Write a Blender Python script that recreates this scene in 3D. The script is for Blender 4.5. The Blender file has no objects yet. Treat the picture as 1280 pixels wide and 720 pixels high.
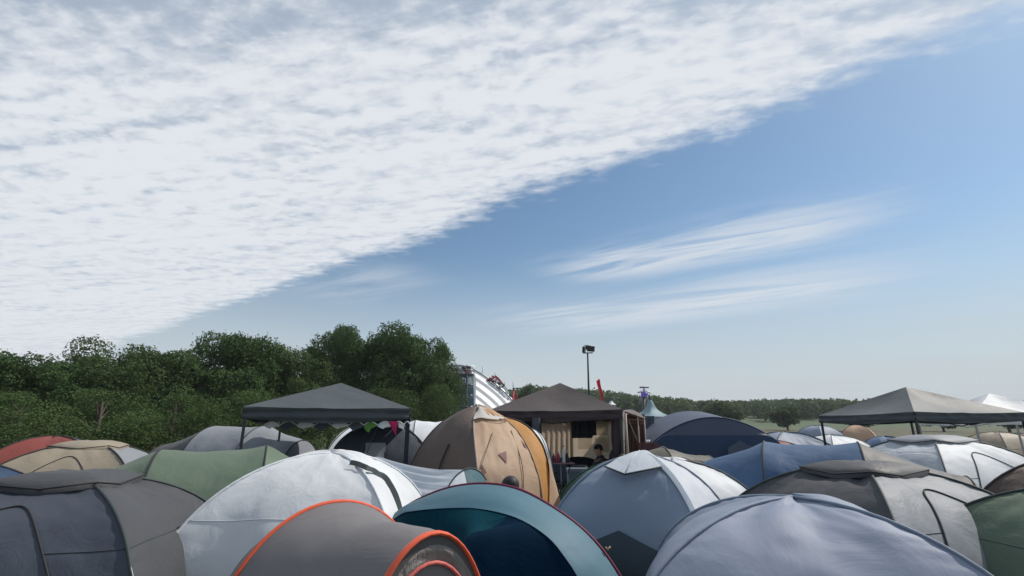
import bpy, math, random
from mathutils import Vector, Matrix, noise, Euler
R = math.radians
PI = math.pi
random.seed(7)

# ------------------------------------------------------------------ camera
scene = bpy.context.scene
EYE = 1.70; FPX = 623.0; PITCH = R(16.1)
cd = bpy.data.cameras.new('camera'); cam = bpy.data.objects.new('camera', cd)
scene.collection.objects.link(cam); scene.camera = cam
cam.location = (0, 0, EYE); cam.rotation_euler = (R(90) + PITCH, 0, 0)
cd.sensor_width = 36; cd.lens = 36 * FPX / 1280; cd.clip_end = 6000; cd.clip_start = 0.05
scene.view_settings.view_transform = 'Standard'; scene.view_settings.look = 'None'
scene.view_settings.gamma = 1; scene.view_settings.exposure = 0.12
scene.view_settings.use_curve_mapping = False

# ------------------------------------------------------------------ world: nishita sky with a sheet of altocumulus
SUN_EL, SUN_AZ = 47.0, 68.0          # azimuth measured from +Y towards +X
world = bpy.data.worlds.new('World'); scene.world = world; world.use_nodes = True
nt = world.node_tree; nt.nodes.clear()
def N(t, **kw):
    n = nt.nodes.new(t)
    for k, v in kw.items(): setattr(n, k, v)
    return n
def L(a, b): nt.links.new(a, b)
def M_(op, a, b=None, clamp=False):
    n = N('ShaderNodeMath', operation=op); n.use_clamp = clamp
    for i, v in enumerate((a, b)):
        if v is None: continue
        if isinstance(v, (int, float)): n.inputs[i].default_value = v
        else: L(v, n.inputs[i])
    return n.outputs[0]
def MR(v, a, b, c=0.0, d=1.0, smooth=True):
    n = N('ShaderNodeMapRange', interpolation_type='SMOOTHSTEP' if smooth else 'LINEAR')
    L(v, n.inputs[0])
    for i, x in enumerate((a, b, c, d)): n.inputs[i + 1].default_value = x
    return n.outputs[0]
def MIX(f, a, b):
    n = N('ShaderNodeMix', data_type='RGBA')
    if isinstance(f, (int, float)): n.inputs[0].default_value = f
    else: L(f, n.inputs[0])
    for i, v in ((6, a), (7, b)):
        if isinstance(v, tuple): n.inputs[i].default_value = (*v, 1)
        else: L(v, n.inputs[i])
    return n.outputs[2]
def NOISE(vec, scale, detail=4, rough=0.5, dist=0.0):
    n = N('ShaderNodeTexNoise'); L(vec, n.inputs['Vector'])
    n.inputs['Scale'].default_value = scale; n.inputs['Detail'].default_value = detail
    n.inputs['Roughness'].default_value = rough; n.inputs['Distortion'].default_value = dist
    return n.outputs['Fac']
tc = N('ShaderNodeTexCoord'); sep = N('ShaderNodeSeparateXYZ'); L(tc.outputs['Generated'], sep.inputs[0])
dx, dy, dz = sep.outputs
zc = M_('MAXIMUM', dz, 0.02)
cx = M_('DIVIDE', dx, zc); cy = M_('DIVIDE', dy, zc)
# u runs along the cloud rows, v across them
u = M_('ADD', M_('MULTIPLY', cx, 0.975), M_('MULTIPLY', cy, -0.22))
v = M_('ADD', M_('MULTIPLY', cx, 0.22), M_('MULTIPLY', cy, 0.975))
def comb(a, b, c=0.0):
    n = N('ShaderNodeCombineXYZ'); L(a, n.inputs[0]); L(b, n.inputs[1]); n.inputs[2].default_value = c
    return n.outputs[0]
s_edge = M_('ADD', M_('SUBTRACT', cy, 2.10), M_('MULTIPLY', cx, 0.81))
puffv = comb(M_('MULTIPLY', u, 0.80), M_('MULTIPLY', v, 1.5))
n_big = NOISE(comb(u, v), 1.1, 3, 0.5)
n_row = NOISE(comb(M_('MULTIPLY', u, 0.16), M_('MULTIPLY', v, 1.0), 3.3), 8.0, 4, 0.5, 0.3)
n_puf = NOISE(puffv, 10.0, 4, 0.55, 0.25)
n_fine = NOISE(puffv, 30.0, 3, 0.6, 0.4)
n_edge = NOISE(comb(M_('MULTIPLY', u, 1.2), M_('MULTIPLY', v, 2.0), 7.0), 5.0, 5, 0.6)
jag = M_('ADD', M_('MULTIPLY', M_('SUBTRACT', n_edge, 0.5), 0.42), M_('MULTIPLY', M_('SUBTRACT', NOISE(comb(u, v, 8.8), 1.3, 2), 0.5), 0.45))
sheet = MR(M_('ADD', M_('ADD', s_edge, jag), M_('MULTIPLY', M_('SUBTRACT', 0.5, n_puf), 0.22)), 0.09, -0.20)
# density of the sheet opens a little towards the top of the picture (small cy)
rip = M_('SINE', M_('ADD', M_('MULTIPLY', v, 46.0), M_('MULTIPLY', NOISE(comb(M_('MULTIPLY', u, 1.3), v, 2.2), 2.6, 4, 0.55, 0.4), 26.0)))
ripm = MR(NOISE(comb(u, v, 6.6), 1.7, 2), 0.38, 0.62)
thick = M_('ADD', M_('ADD', M_('MULTIPLY', n_puf, 0.50), M_('ADD', M_('MULTIPLY', n_row, 0.34), M_('MULTIPLY', n_fine, 0.16))), M_('MULTIPLY', M_('MULTIPLY', rip, ripm), 0.05))
open_ = M_('MULTIPLY', MR(cy, 1.30, 0.80), 0.20)
left_open = M_('MULTIPLY', M_('MULTIPLY', MR(cx, -0.3, -0.9), MR(cy, 1.75, 1.05)), 0.05)
dens = MR(M_('SUBTRACT', M_('SUBTRACT', M_('ADD', thick, M_('MULTIPLY', n_big, 0.14)), open_), left_open), 0.28, 0.62)
alpha = M_('MULTIPLY', sheet, M_('ADD', 0.72, M_('MULTIPLY', dens, 0.28)))
ccol = MIX(dens, (0.45, 0.52, 0.61), (0.71, 0.74, 0.785))
# thin wisps under the sheet
def streak(x0, y0, hu, hv, amp, sc, z):
    c, s = 0.83, -0.56
    ax = M_('SUBTRACT', cx, x0); ay = M_('SUBTRACT', cy, y0)
    a = M_('ADD', M_('MULTIPLY', ax, c), M_('MULTIPLY', ay, s)); b = M_('SUBTRACT', M_('MULTIPLY', ay, c), M_('MULTIPLY', ax, s))
    m = M_('MULTIPLY', MR(M_('ABSOLUTE', a), hu, hu * .3), MR(M_('ABSOLUTE', b), hv, 0.0))
    nn = MR(NOISE(comb(M_('MULTIPLY', a, 0.35), M_('MULTIPLY', b, 1.7), z), sc, 5, 0.55, 0.8), 0.28, 0.62)
    return M_('MULTIPLY', M_('MULTIPLY', m, nn), amp)
w1 = streak(1.05, 2.66, 1.15, 0.56, 0.95, 3.0, 1.0)
w2 = streak(1.3, 4.0, 2.0, 1.0, 0.95, 1.4, 2.0)
w3 = streak(-1.1, 3.40, 0.8, 0.5, 0.38, 2.4, 5.0)
wisp = M_('MAXIMUM', M_('MAXIMUM', w1, w2), w3)
elev = dz
haze_f = M_('MULTIPLY', MR(elev, 0.36, 0.03), M_('ADD', 0.80, M_('MULTIPLY', NOISE(comb(M_('MULTIPLY', cx, 0.25), M_('MULTIPLY', cy, 0.5), 9.0), 1.0, 3), 0.42)), clamp=True)
sky = N('ShaderNodeTexSky', sky_type='NISHITA'); sky.sun_disc = False
sky.sun_elevation = R(SUN_EL); sky.sun_rotation = R(SUN_AZ); sky.air_density = 1.0; sky.dust_density = 0.6; sky.ozone_density = 2.0
skm = N('ShaderNodeMix', data_type='RGBA', blend_type='MULTIPLY'); skm.inputs[0].default_value = 1
L(sky.outputs[0], skm.inputs[6]); skm.inputs[7].default_value = (0.84, 0.98, 0.98, 1)
STR = 0.10
def K(c): return tuple(x / STR for x in c)
clear = MIX(haze_f, skm.outputs[2], K((0.52, 0.57, 0.60)))
wis = MIX(wisp, clear, K((0.66, 0.70, 0.75)))
cc = N('ShaderNodeMix', data_type='RGBA', blend_type='MULTIPLY'); cc.inputs[0].default_value = 1
L(ccol, cc.inputs[6]); cc.inputs[7].default_value = (*K((1, 1, 1)), 1)
cloudf = M_('MULTIPLY', alpha, MR(dz, 0.0, 0.12))
final = MIX(cloudf, wis, cc.outputs[2])
bg = N('ShaderNodeBackground'); L(final, bg.inputs[0]); bg.inputs[1].default_value = STR
wo = N('ShaderNodeOutputWorld'); L(bg.outputs[0], wo.inputs[0])

sd = bpy.data.lights.new('sun', 'SUN'); sd.energy = 4.2; sd.angle = R(0.8); sd.color = (1.0, 0.93, 0.84)
sun = bpy.data.objects.new('sun', sd); scene.collection.objects.link(sun)
az, el = R(SUN_AZ), R(SUN_EL)
tosun = Vector((math.sin(az) * math.cos(el), math.cos(az) * math.cos(el), math.sin(el)))
sun.rotation_euler = (-tosun).to_track_quat('-Z', 'Y').to_euler(); sun.location = (10, 0, 30)

# ------------------------------------------------------------------ helpers
CT, ST = math.cos(PITCH), math.sin(PITCH)
def W(px, py, Y):
    """world point seen at photo pixel (px, py) at ground distance Y"""
    a = (px - 640) / FPX; b = (360 - py) / FPX
    d = Vector((a, CT - b * ST, ST + b * CT)); k = Y / d.y
    return Vector((d.x * k, Y, EYE + d.z * k))
def GX(px, Y, z=0.0):
    return (px - 640) / FPX * (Y * CT + (z - EYE) * ST)
def ground_z(x, y):
    return 0.0 if y < 18 else 0.02 * (y - 18) if y < 150 else 2.64
def cat(pts, n):
    pts = [Vector(p) for p in pts]
    if len(pts) == 2:
        return [pts[0].lerp(pts[1], i / (n - 1)) for i in range(n)]
    P = [pts[0] * 2 - pts[1]] + pts + [pts[-1] * 2 - pts[-2]]
    dense = []
    for i in range(1, len(P) - 2):
        p0, p1, p2, p3 = P[i - 1:i + 3]
        for k in range(16):
            t = k / 16
            dense.append(0.5 * ((2 * p1) + (p2 - p0) * t + (2 * p0 - 5 * p1 + 4 * p2 - p3) * t * t + (3 * p1 - p0 - 3 * p2 + p3) * t ** 3))
    dense.append(P[-2].copy())
    ln = [0]
    for a, b in zip(dense, dense[1:]): ln.append(ln[-1] + (b - a).length)
    out = []; j = 0
    for i in range(n):
        s = ln[-1] * i / (n - 1)
        while j < len(ln) - 2 and ln[j + 1] < s: j += 1
        seg = ln[j + 1] - ln[j]
        out.append(dense[j].lerp(dense[j + 1], 0 if seg == 0 else min(1, (s - ln[j]) / seg)))
    return out
class MB:
    def __init__(s): s.v = []; s.f = []
    def grid(s, rows, close=False):
        b = len(s.v); n = len(rows[0])
        for r in rows: s.v += [tuple(p) for p in r]
        for i in range(len(rows) - 1):
            for j in range(n if close else n - 1):
                k = (j + 1) % n
                s.f.append((b + i * n + j, b + i * n + k, b + (i + 1) * n + k, b + (i + 1) * n + j))
        return s
    def loft(s, ca, cb, nu=28, nv=18, bulge=0.0, center=None, wr=0.006, seed=0, stretch=(3, 3), fn=None):
        A = cat(ca, nu); B = cat(cb, nu); rows = []
        for j in range(nv):
            w = j / (nv - 1); row = []
            for i in range(nu):
                t = i / (nu - 1); p = A[i].lerp(B[i], w)
                e = 4 * w * (1 - w)
                if center is not None:
                    d = (p - Vector(center)).normalized()
                    am = bulge * e
                    am += wr * min(1, e * 2) * noise.noise(Vector((t * stretch[0], w * stretch[1], seed * 7.1))) * 2
                    if wr > .008:
                        pk = math.exp(-min(w, 1 - w) / .07)
                        am += .006 * pk * math.sin(t * 70 + 5 * noise.noise(Vector((t * 6, w * 3, seed)))) * min(1, e * 12)
                        am -= .35 * wr * abs(noise.noise(Vector((t * 5 + w * 7, (w - t) * 6, seed * 2.3))))
                    am += wr * 0.5 * min(1, e * 2) * noise.noise(Vector((t * stretch[0] * 3.1, w * stretch[1] * 2.7, seed * 3.3 + 5)))
                    p = p + d * am
                row.append(p)
            rows.append(row)
        return s.grid(rows)
    def tube(s, pts, r, n=8, k=None, r2=None):
        pts = [Vector(p) for p in pts] if k is None else cat(pts, k)
        rows = []; prev = None
        for i, p in enumerate(pts):
            t = (pts[min(i + 1, len(pts) - 1)] - pts[max(i - 1, 0)]).normalized()
            if prev is None:
                a = t.orthogonal().normalized()
            else:
                a = (prev - t * prev.dot(t)).normalized()
            prev = a; b = t.cross(a)
            rr = r if r2 is None else r + (r2 - r) * i / (len(pts) - 1)
            rows.append([p + (a * math.cos(2 * PI * q / n) + b * math.sin(2 * PI * q / n)) * rr for q in range(n)])
        s.grid(rows, close=True)
        b0 = len(s.v) - n * len(pts)
        s.f.append(tuple(range(b0 + n - 1, b0 - 1, -1))); s.f.append(tuple(range(len(s.v) - n, len(s.v))))
        return s
    def box(s, c, d, rot=None):
        b = len(s.v); m = Matrix.Rotation(rot, 3, 'Z') if isinstance(rot, (int, float)) else (rot or Matrix.Identity(3))
        for x in (-1, 1):
            for y in (-1, 1):
                for z in (-1, 1):
                    s.v.append(tuple(Vector(c) + m @ Vector((x * d[0] / 2, y * d[1] / 2, z * d[2] / 2))))
        s.f += [tuple(b + i for i in q) for q in ((0, 1, 3, 2), (4, 6, 7, 5), (0, 4, 5, 1), (2, 3, 7, 6), (0, 2, 6, 4), (1, 5, 7, 3))]
        return s
    def ball(s, c, r, n=12, m=8, sc=(1, 1, 1)):
        rows = []
        for i in range(m + 1):
            ph = PI * i / m
            rows.append([Vector(c) + Vector((math.sin(ph) * math.cos(2 * PI * j / n) * sc[0], math.sin(ph) * math.sin(2 * PI * j / n) * sc[1], math.cos(ph) * sc[2])) * r for j in range(n)])
        return s.grid(rows, close=True)
    def lathe(s, c, prof, n=16):
        rows = [[Vector(c) + Vector((r * math.cos(2 * PI * j / n), r * math.sin(2 * PI * j / n), z)) for j in range(n)] for r, z in prof]
        return s.grid(rows, close=True)
    def ribbon(s, pts, w, nrm, k=24):
        P = cat(pts, k); rows = []
        for i, p in enumerate(P):
            t = (P[min(i + 1, k - 1)] - P[max(i - 1, 0)]).normalized()
            d = t.cross(Vector(nrm)).normalized()
            rows.append([p + d * w / 2 * q for q in (-1, 0, 1)])
        return s.grid(rows)
    def poly(s, pts):
        b = len(s.v); s.v += [tuple(p) for p in pts]; s.f.append(tuple(range(b, b + len(pts)))); return s
    def build(s, name, mat, parent=None, smooth=True):
        me = bpy.data.meshes.new(name); o = bpy.data.objects.new(name, me)
        off = parent_loc(parent) if parent else Vector((0, 0, 0))
        me.from_pydata([tuple(Vector(q) - off) for q in s.v], [], s.f); me.update()
        if smooth: me.polygons.foreach_set('use_smooth', [True] * len(me.polygons))
        me.materials.append(mat); scene.collection.objects.link(o)
        if parent: o.parent = parent
        return o
def parent_loc(p):
    v = Vector(p.location)
    while p.parent: p = p.parent; v += Vector(p.location)
    return v
def tag(o, label, cat_, group=None, kind=None):
    if label: o['label'] = label
    if cat_: o['category'] = cat_
    if group: o['group'] = group
    if kind: o['kind'] = kind
    return o
def thing(name, label, cat_, loc=(0, 0, 0), group=None):
    o = bpy.data.objects.new(name, None); o.empty_display_size = 0.2; scene.collection.objects.link(o); o.location = loc
    return tag(o, label, cat_, group)
def copy_tree(o, parent=None):
    c = o.copy(); scene.collection.objects.link(c); c.parent = parent
    for ch in list(o.children): copy_tree(ch, c)
    return c

# ------------------------------------------------------------------ materials
MC = {}
def lin(c): return tuple(((x / 255 + 0.055) / 1.055) ** 2.4 if x > 10 else x / 255 / 12.92 for x in c)
def fabric(name, col, trans=0.25, rough=0.60, bump=0.35, var=0.12, scale=3.0, sheen=0.05, stretch=(1, 1, 1), spec=0.3):
    """col: linear base colour of woven polyester; light soaks through it"""
    if name in MC: return MC[name]
    m = bpy.data.materials.new(name); m.use_nodes = True; t = m.node_tree; t.nodes.clear()
    o = t.nodes.new('ShaderNodeOutputMaterial'); p = t.nodes.new('ShaderNodeBsdfPrincipled')
    tr = t.nodes.new('ShaderNodeBsdfTranslucent'); mx = t.nodes.new('ShaderNodeMixShader')
    tcn = t.nodes.new('ShaderNodeTexCoord'); mp = t.nodes.new('ShaderNodeMapping'); mp.inputs['Scale'].default_value = stretch
    t.links.new(tcn.outputs['Object'], mp.inputs[0])
    n1 = t.nodes.new('ShaderNodeTexNoise'); n1.inputs['Scale'].default_value = scale; n1.inputs['Detail'].default_value = 5; n1.inputs['Roughness'].default_value = 0.6
    n1.inputs['Distortion'].default_value = 0.8
    t.links.new(mp.outputs[0], n1.inputs['Vector'])
    n2 = t.nodes.new('ShaderNodeTexNoise'); n2.inputs['Scale'].default_value = 1.1; n2.inputs['Detail'].default_value = 6
    t.links.new(tcn.outputs['Object'], n2.inputs['Vector'])
    cr = t.nodes.new('ShaderNodeMix'); cr.data_type = 'RGBA'
    mr = t.nodes.new('ShaderNodeMapRange'); mr.inputs[1].default_value = 0.35; mr.inputs[2].default_value = 0.7
    t.links.new(n2.outputs['Fac'], mr.inputs[0]); t.links.new(mr.outputs[0], cr.inputs[0])
    cr.inputs[6].default_value = (*[x * (1 - var) for x in col], 1)
    g = sum(col) / 3
    cr.inputs[7].default_value = (*[min(1, (x * 0.92 + g * 0.08) * (1 + var * 0.6)) for x in col], 1)
    t.links.new(cr.outputs[2], p.inputs['Base Color']); t.links.new(cr.outputs[2], tr.inputs[0])
    p.inputs['Roughness'].default_value = rough; p.inputs['Specular IOR Level'].default_value = spec
    p.inputs['Sheen Weight'].default_value = sheen
    b = t.nodes.new('ShaderNodeBump'); b.inputs['Strength'].default_value = bump; b.inputs['Distance'].default_value = 0.05
    t.links.new(n1.outputs['Fac'], b.inputs['Height']); t.links.new(b.outputs[0], p.inputs['Normal']); t.links.new(b.outputs[0], tr.inputs['Normal'])
    mx.inputs[0].default_value = trans
    t.links.new(p.outputs[0], mx.inputs[1]); t.links.new(tr.outputs[0], mx.inputs[2]); t.links.new(mx.outputs[0], o.inputs[0])
    MC[name] = m; return m
def solid(name, col, rough=0.6, metal=0.0, var=0.15, scale=6.0, bump=0.15, emit=None):
    if name in MC: return MC[name]
    m = bpy.data.materials.new(name); m.use_nodes = True; t = m.node_tree; p = t.nodes['Principled BSDF']
    n = t.nodes.new('ShaderNodeTexNoise'); n.inputs['Scale'].default_value = scale; n.inputs['Detail'].default_value = 5
    tcn = t.nodes.new('ShaderNodeTexCoord'); t.links.new(tcn.outputs['Object'], n.inputs['Vector'])
    c = t.nodes.new('ShaderNodeMix'); c.data_type = 'RGBA'; t.links.new(n.outputs['Fac'], c.inputs[0])
    c.inputs[6].default_value = (*[x * (1 - var) for x in col], 1); c.inputs[7].default_value = (*[min(1, x * (1 + var)) for x in col], 1)
    t.links.new(c.outputs[2], p.inputs['Base Color']); p.inputs['Roughness'].default_value = rough; p.inputs['Metallic'].default_value = metal
    b = t.nodes.new('ShaderNodeBump'); b.inputs['Strength'].default_value = bump; b.inputs['Distance'].default_value = 0.02
    t.links.new(n.outputs['Fac'], b.inputs['Height']); t.links.new(b.outputs[0], p.inputs['Normal'])
    if emit:
        p.inputs['Emission Color'].default_value = (*emit[0], 1); p.inputs['Emission Strength'].default_value = emit[1]
    MC[name] = m; return m
def leafmat(name, c1, c2, scale=0.9):
    if name in MC: return MC[name]
    m = bpy.data.materials.new(name); m.use_nodes = True; t = m.node_tree; t.nodes.clear()
    o = t.nodes.new('ShaderNodeOutputMaterial'); p = t.nodes.new('ShaderNodeBsdfPrincipled'); tr = t.nodes.new('ShaderNodeBsdfTranslucent'); mx = t.nodes.new('ShaderNodeMixShader')
    n = t.nodes.new('ShaderNodeTexNoise'); n.inputs['Scale'].default_value = scale; n.inputs['Detail'].default_value = 6; n.inputs['Roughness'].default_value = 0.7
    tcn = t.nodes.new('ShaderNodeTexCoord'); t.links.new(tcn.outputs['Object'], n.inputs['Vector'])
    mr = t.nodes.new('ShaderNodeMapRange'); mr.inputs[1].default_value = 0.3; mr.inputs[2].default_value = 0.7; t.links.new(n.outputs['Fac'], mr.inputs[0])
    c = t.nodes.new('ShaderNodeMix'); c.data_type = 'RGBA'; t.links.new(mr.outputs[0], c.inputs[0])
    c.inputs[6].default_value = (*c1, 1); c.inputs[7].default_value = (*c2, 1)
    t.links.new(c.outputs[2], p.inputs['Base Color']); t.links.new(c.outputs[2], tr.inputs[0]); p.inputs['Roughness'].default_value = 0.8
    p.inputs['Specular IOR Level'].default_value = 0.08
    mx.inputs[0].default_value = 0.25
    t.links.new(p.outputs[0], mx.inputs[1]); t.links.new(tr.outputs[0], mx.inputs[2]); t.links.new(mx.outputs[0], o.inputs[0])
    MC[name] = m; return m

F_brown = fabric('brown_polyester', (0.085, 0.060, 0.050), 0.06)
F_tan = fabric('tan_polyester', (0.54, 0.375, 0.255), 0.30)
F_orange = fabric('orange_polyester', (0.66, 0.34, 0.10), 0.45)
F_silver = fabric('silver_polyester', (0.66, 0.62, 0.58), 0.3, 0.4)
F_white = fabric('white_polyester', (0.74, 0.77, 0.80), 0.25, bump=0.25)
F_lgrey = fabric('light_grey_polyester', (0.52, 0.56, 0.61), 0.25, bump=0.6, scale=2.2, stretch=(0.5, 1, 5))
F_bluegrey = fabric('blue_grey_polyester', (0.245, 0.300, 0.395), 0.22, bump=0.3, scale=1.6)
F_bluegrey2 = fabric('blue_grey_light_polyester', (0.26, 0.305, 0.41), 0.18, bump=0.25, scale=1.6)
F_teal = fabric('teal_polyester', (0.075, 0.175, 0.235), 0.18, bump=0.2, scale=1.4)
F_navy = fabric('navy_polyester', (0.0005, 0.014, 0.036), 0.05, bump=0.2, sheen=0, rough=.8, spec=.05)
F_navy_foldtone = fabric('dark_teal_fold_shading', (0.001, 0.036, 0.055), 0.08, bump=0.2, sheen=0, rough=.8, spec=.05)  # lighter tone of the navy front, shading of the fold put into colour
F_grey = fabric('mid_grey_polyester', (0.19, 0.178, 0.182), 0.12, bump=0.3, scale=1.4)
F_greydk = fabric('dark_grey_polyester', (0.10, 0.098, 0.10), 0.10)
F_mesh = fabric('grey_mesh', (0.33, 0.30, 0.29), 0.3, bump=0.8, scale=4, stretch=(3, 3, 0.6))
F_coral = fabric('coral_piping', (0.75, 0.115, 0.05), 0.1, bump=0.1)
F_crimson = fabric('crimson_piping', (0.13, 0.008, 0.04), 0.05, bump=0.1)
F_dstrip = fabric('slate_tape', (0.035, 0.050, 0.052), 0.05, bump=0.1)
F_slate = fabric('slate_canopy', (0.060, 0.076, 0.085), 0.08, bump=0.3)
F_dslate = fabric('dark_slate_tent', (0.055, 0.066, 0.090), 0.08)
F_gbrown = fabric('gazebo_brown', (0.062, 0.050, 0.050), 0.05, bump=0.3)
F_gbrown2 = fabric('gazebo_plum_brown', (0.042, 0.028, 0.033), 0.05)
F_cream = fabric('cream_window', (0.84, 0.80, 0.70), 0.8, bump=0.4)
F_drape = fabric('beige_drape', (0.46, 0.36, 0.27), 0.6, bump=0.9, scale=3, stretch=(4, 4, 0.5))
F_green = fabric('green_tent', (0.020, 0.085, 0.070), 0.10)
F_lime = fabric('lime_pennant', (0.10, 0.28, 0.04), 0.3)
F_pink = fabric('crimson_pennant', (0.55, 0.015, 0.12), 0.3)
F_red = fabric('red_flag', (0.60, 0.03, 0.05), 0.3)
F_olive = fabric('olive_tent', (0.12, 0.115, 0.095), 0.10)
F_bnavy = fabric('deep_blue_tent', (0.018, 0.045, 0.10), 0.10)
F_bslate = fabric('steel_blue_tent', (0.065, 0.085, 0.135), 0.10)
F_pagoda = fabric('pale_teal_pagoda', (0.26, 0.38, 0.43), 0.3)
F_stripew = fabric('hall_white_sheet', (0.74, 0.76, 0.78), 0.05, bump=0.1)
F_stripeg = fabric('hall_grey_sheet', (0.20, 0.22, 0.25), 0.05, bump=0.1)
M_black = solid('black_plastic', (0.012, 0.012, 0.015), 0.5)
M_pole = solid('dark_steel', (0.045, 0.05, 0.06), 0.45, 0.6)
M_steel = solid('grey_steel', (0.30, 0.31, 0.33), 0.4, 0.8)
M_wood = solid('brown_wood', (0.16, 0.09, 0.055), 0.7)
M_cord = solid('dark_cord', (0.02, 0.02, 0.022), 0.8)
M_cordw = solid('pale_cord', (0.5, 0.48, 0.42), 0.8)
M_bark = solid('bark', (0.075, 0.060, 0.045), 0.9, bump=0.8)
M_scaf = solid('teal_cladding', (0.06, 0.13, 0.155), 0.6)
M_scafl = solid('pale_teal_cladding', (0.17, 0.25, 0.27), 0.6)
M_scafd = solid('dark_blue_cladding', (0.025, 0.045, 0.07), 0.6)
M_red = solid('red_paint', (0.42, 0.03, 0.045), 0.5)
M_white = solid('white_paint', (0.78, 0.78, 0.80), 0.5)
M_skin = solid('skin', (0.42, 0.24, 0.17), 0.5, var=0.08)
M_hair = solid('dark_hair', (0.012, 0.010, 0.009), 0.7)
M_shirt = fabric('dark_shirt', (0.028, 0.030, 0.045), 0.0)
M_trouser = fabric('dark_trousers', (0.02, 0.024, 0.035), 0.0)
M_bottle = solid('red_plastic', (0.36, 0.03, 0.07), 0.3)
M_glassb = solid('pale_plastic', (0.55, 0.56, 0.58), 0.25)
M_lamp = solid('violet_lamp', (0.03, 0.02, 0.10), 0.3, emit=((0.12, 0.08, 0.55), 0.35))
LEAF_A = leafmat('leaf_dark', (0.032, 0.066, 0.028), (0.090, 0.145, 0.050))
LEAF_B = leafmat('leaf_mid', (0.036, 0.070, 0.030), (0.105, 0.155, 0.052))
LEAF_D = leafmat('leaf_distant', (0.042, 0.076, 0.036), (0.110, 0.150, 0.062), 0.12)

# ------------------------------------------------------------------ ground
def ground():
    ys = [-30, -10, 0, 2, 4, 6, 8, 10, 12, 14, 16, 18, 22, 28, 40, 60, 90, 130, 150, 190, 240, 320, 450, 690]
    xs = [-840, -400, -200, -120, -70, -40, -25, -16, -10, -6, -3, 0, 3, 6, 10, 16, 25, 40, 70, 120, 200, 400, 840]
    mb = MB(); mb.grid([[Vector((x, y, ground_z(x, y) + (0.03 * noise.noise(Vector((x * .3, y * .3, 0))) if y < 60 else 0))) for x in xs] for y in ys])
    m = bpy.data.materials.new('trampled_grass'); m.use_nodes = True; t = m.node_tree; p = t.nodes['Principled BSDF']
    tcn = t.nodes.new('ShaderNodeTexCoord')
    a = t.nodes.new('ShaderNodeTexNoise'); a.inputs['Scale'].default_value = 0.6; a.inputs['Detail'].default_value = 8; a.inputs['Roughness'].default_value = 0.7
    b = t.nodes.new('ShaderNodeTexNoise'); b.inputs['Scale'].default_value = 45; b.inputs['Detail'].default_value = 4
    t.links.new(tcn.outputs['Object'], a.inputs['Vector']); t.links.new(tcn.outputs['Object'], b.inputs['Vector'])
    r = t.nodes.new('ShaderNodeMapRange'); r.inputs[1].default_value = 0.38; r.inputs[2].default_value = 0.62; t.links.new(a.outputs['Fac'], r.inputs[0])
    c = t.nodes.new('ShaderNodeMix'); c.data_type = 'RGBA'; t.links.new(r.outputs[0], c.inputs[0])
    c.inputs[6].default_value = (0.045, 0.075, 0.025, 1); c.inputs[7].default_value = (0.17, 0.14, 0.085, 1)
    c2 = t.nodes.new('ShaderNodeMix'); c2.data_type = 'RGBA'; c2.blend_type = 'MULTIPLY'; c2.inputs[0].default_value = 0.7
    t.links.new(c.outputs[2], c2.inputs[6]); t.links.new(b.outputs['Fac'], c2.inputs[7]); t.links.new(c2.outputs[2], p.inputs['Base Color'])
    p.inputs['Roughness'].default_value = 0.95
    bp = t.nodes.new('ShaderNodeBump'); bp.inputs['Strength'].default_value = 0.8; bp.inputs['Distance'].default_value = 0.04
    t.links.new(b.outputs['Fac'], bp.inputs['Height']); t.links.new(bp.outputs[0], p.inputs['Normal'])
    o = mb.build('ground', m); o['kind'] = 'structure'
ground()
# grass blades
def grass():
    v = []; f = []; rnd = random.Random(3)
    for i in range(26000):
        x = rnd.uniform(-16, 16); y = rnd.uniform(2.5, 17)
        if noise.noise(Vector((x * .5, y * .5, 4))) < -0.15: continue
        h = rnd.uniform(.04, .13); a = rnd.uniform(0, PI); w = rnd.uniform(.006, .014)
        dx_, dy_ = math.cos(a) * w, math.sin(a) * w; lx, ly = rnd.uniform(-.04, .04), rnd.uniform(-.04, .04)
        b = len(v); v += [(x - dx_, y - dy_, -0.01), (x + dx_, y + dy_, -0.01), (x + lx, y + ly, h)]; f.append((b, b + 1, b + 2))
    mb = MB(); mb.v = v; mb.f = f
    tag(mb.build('grass', leafmat('grass_blade', (0.05, 0.09, 0.025), (0.20, 0.19, 0.09), 2.0), smooth=False), 'short worn green grass growing between the tents', 'grass', kind='stuff')
grass()

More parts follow.
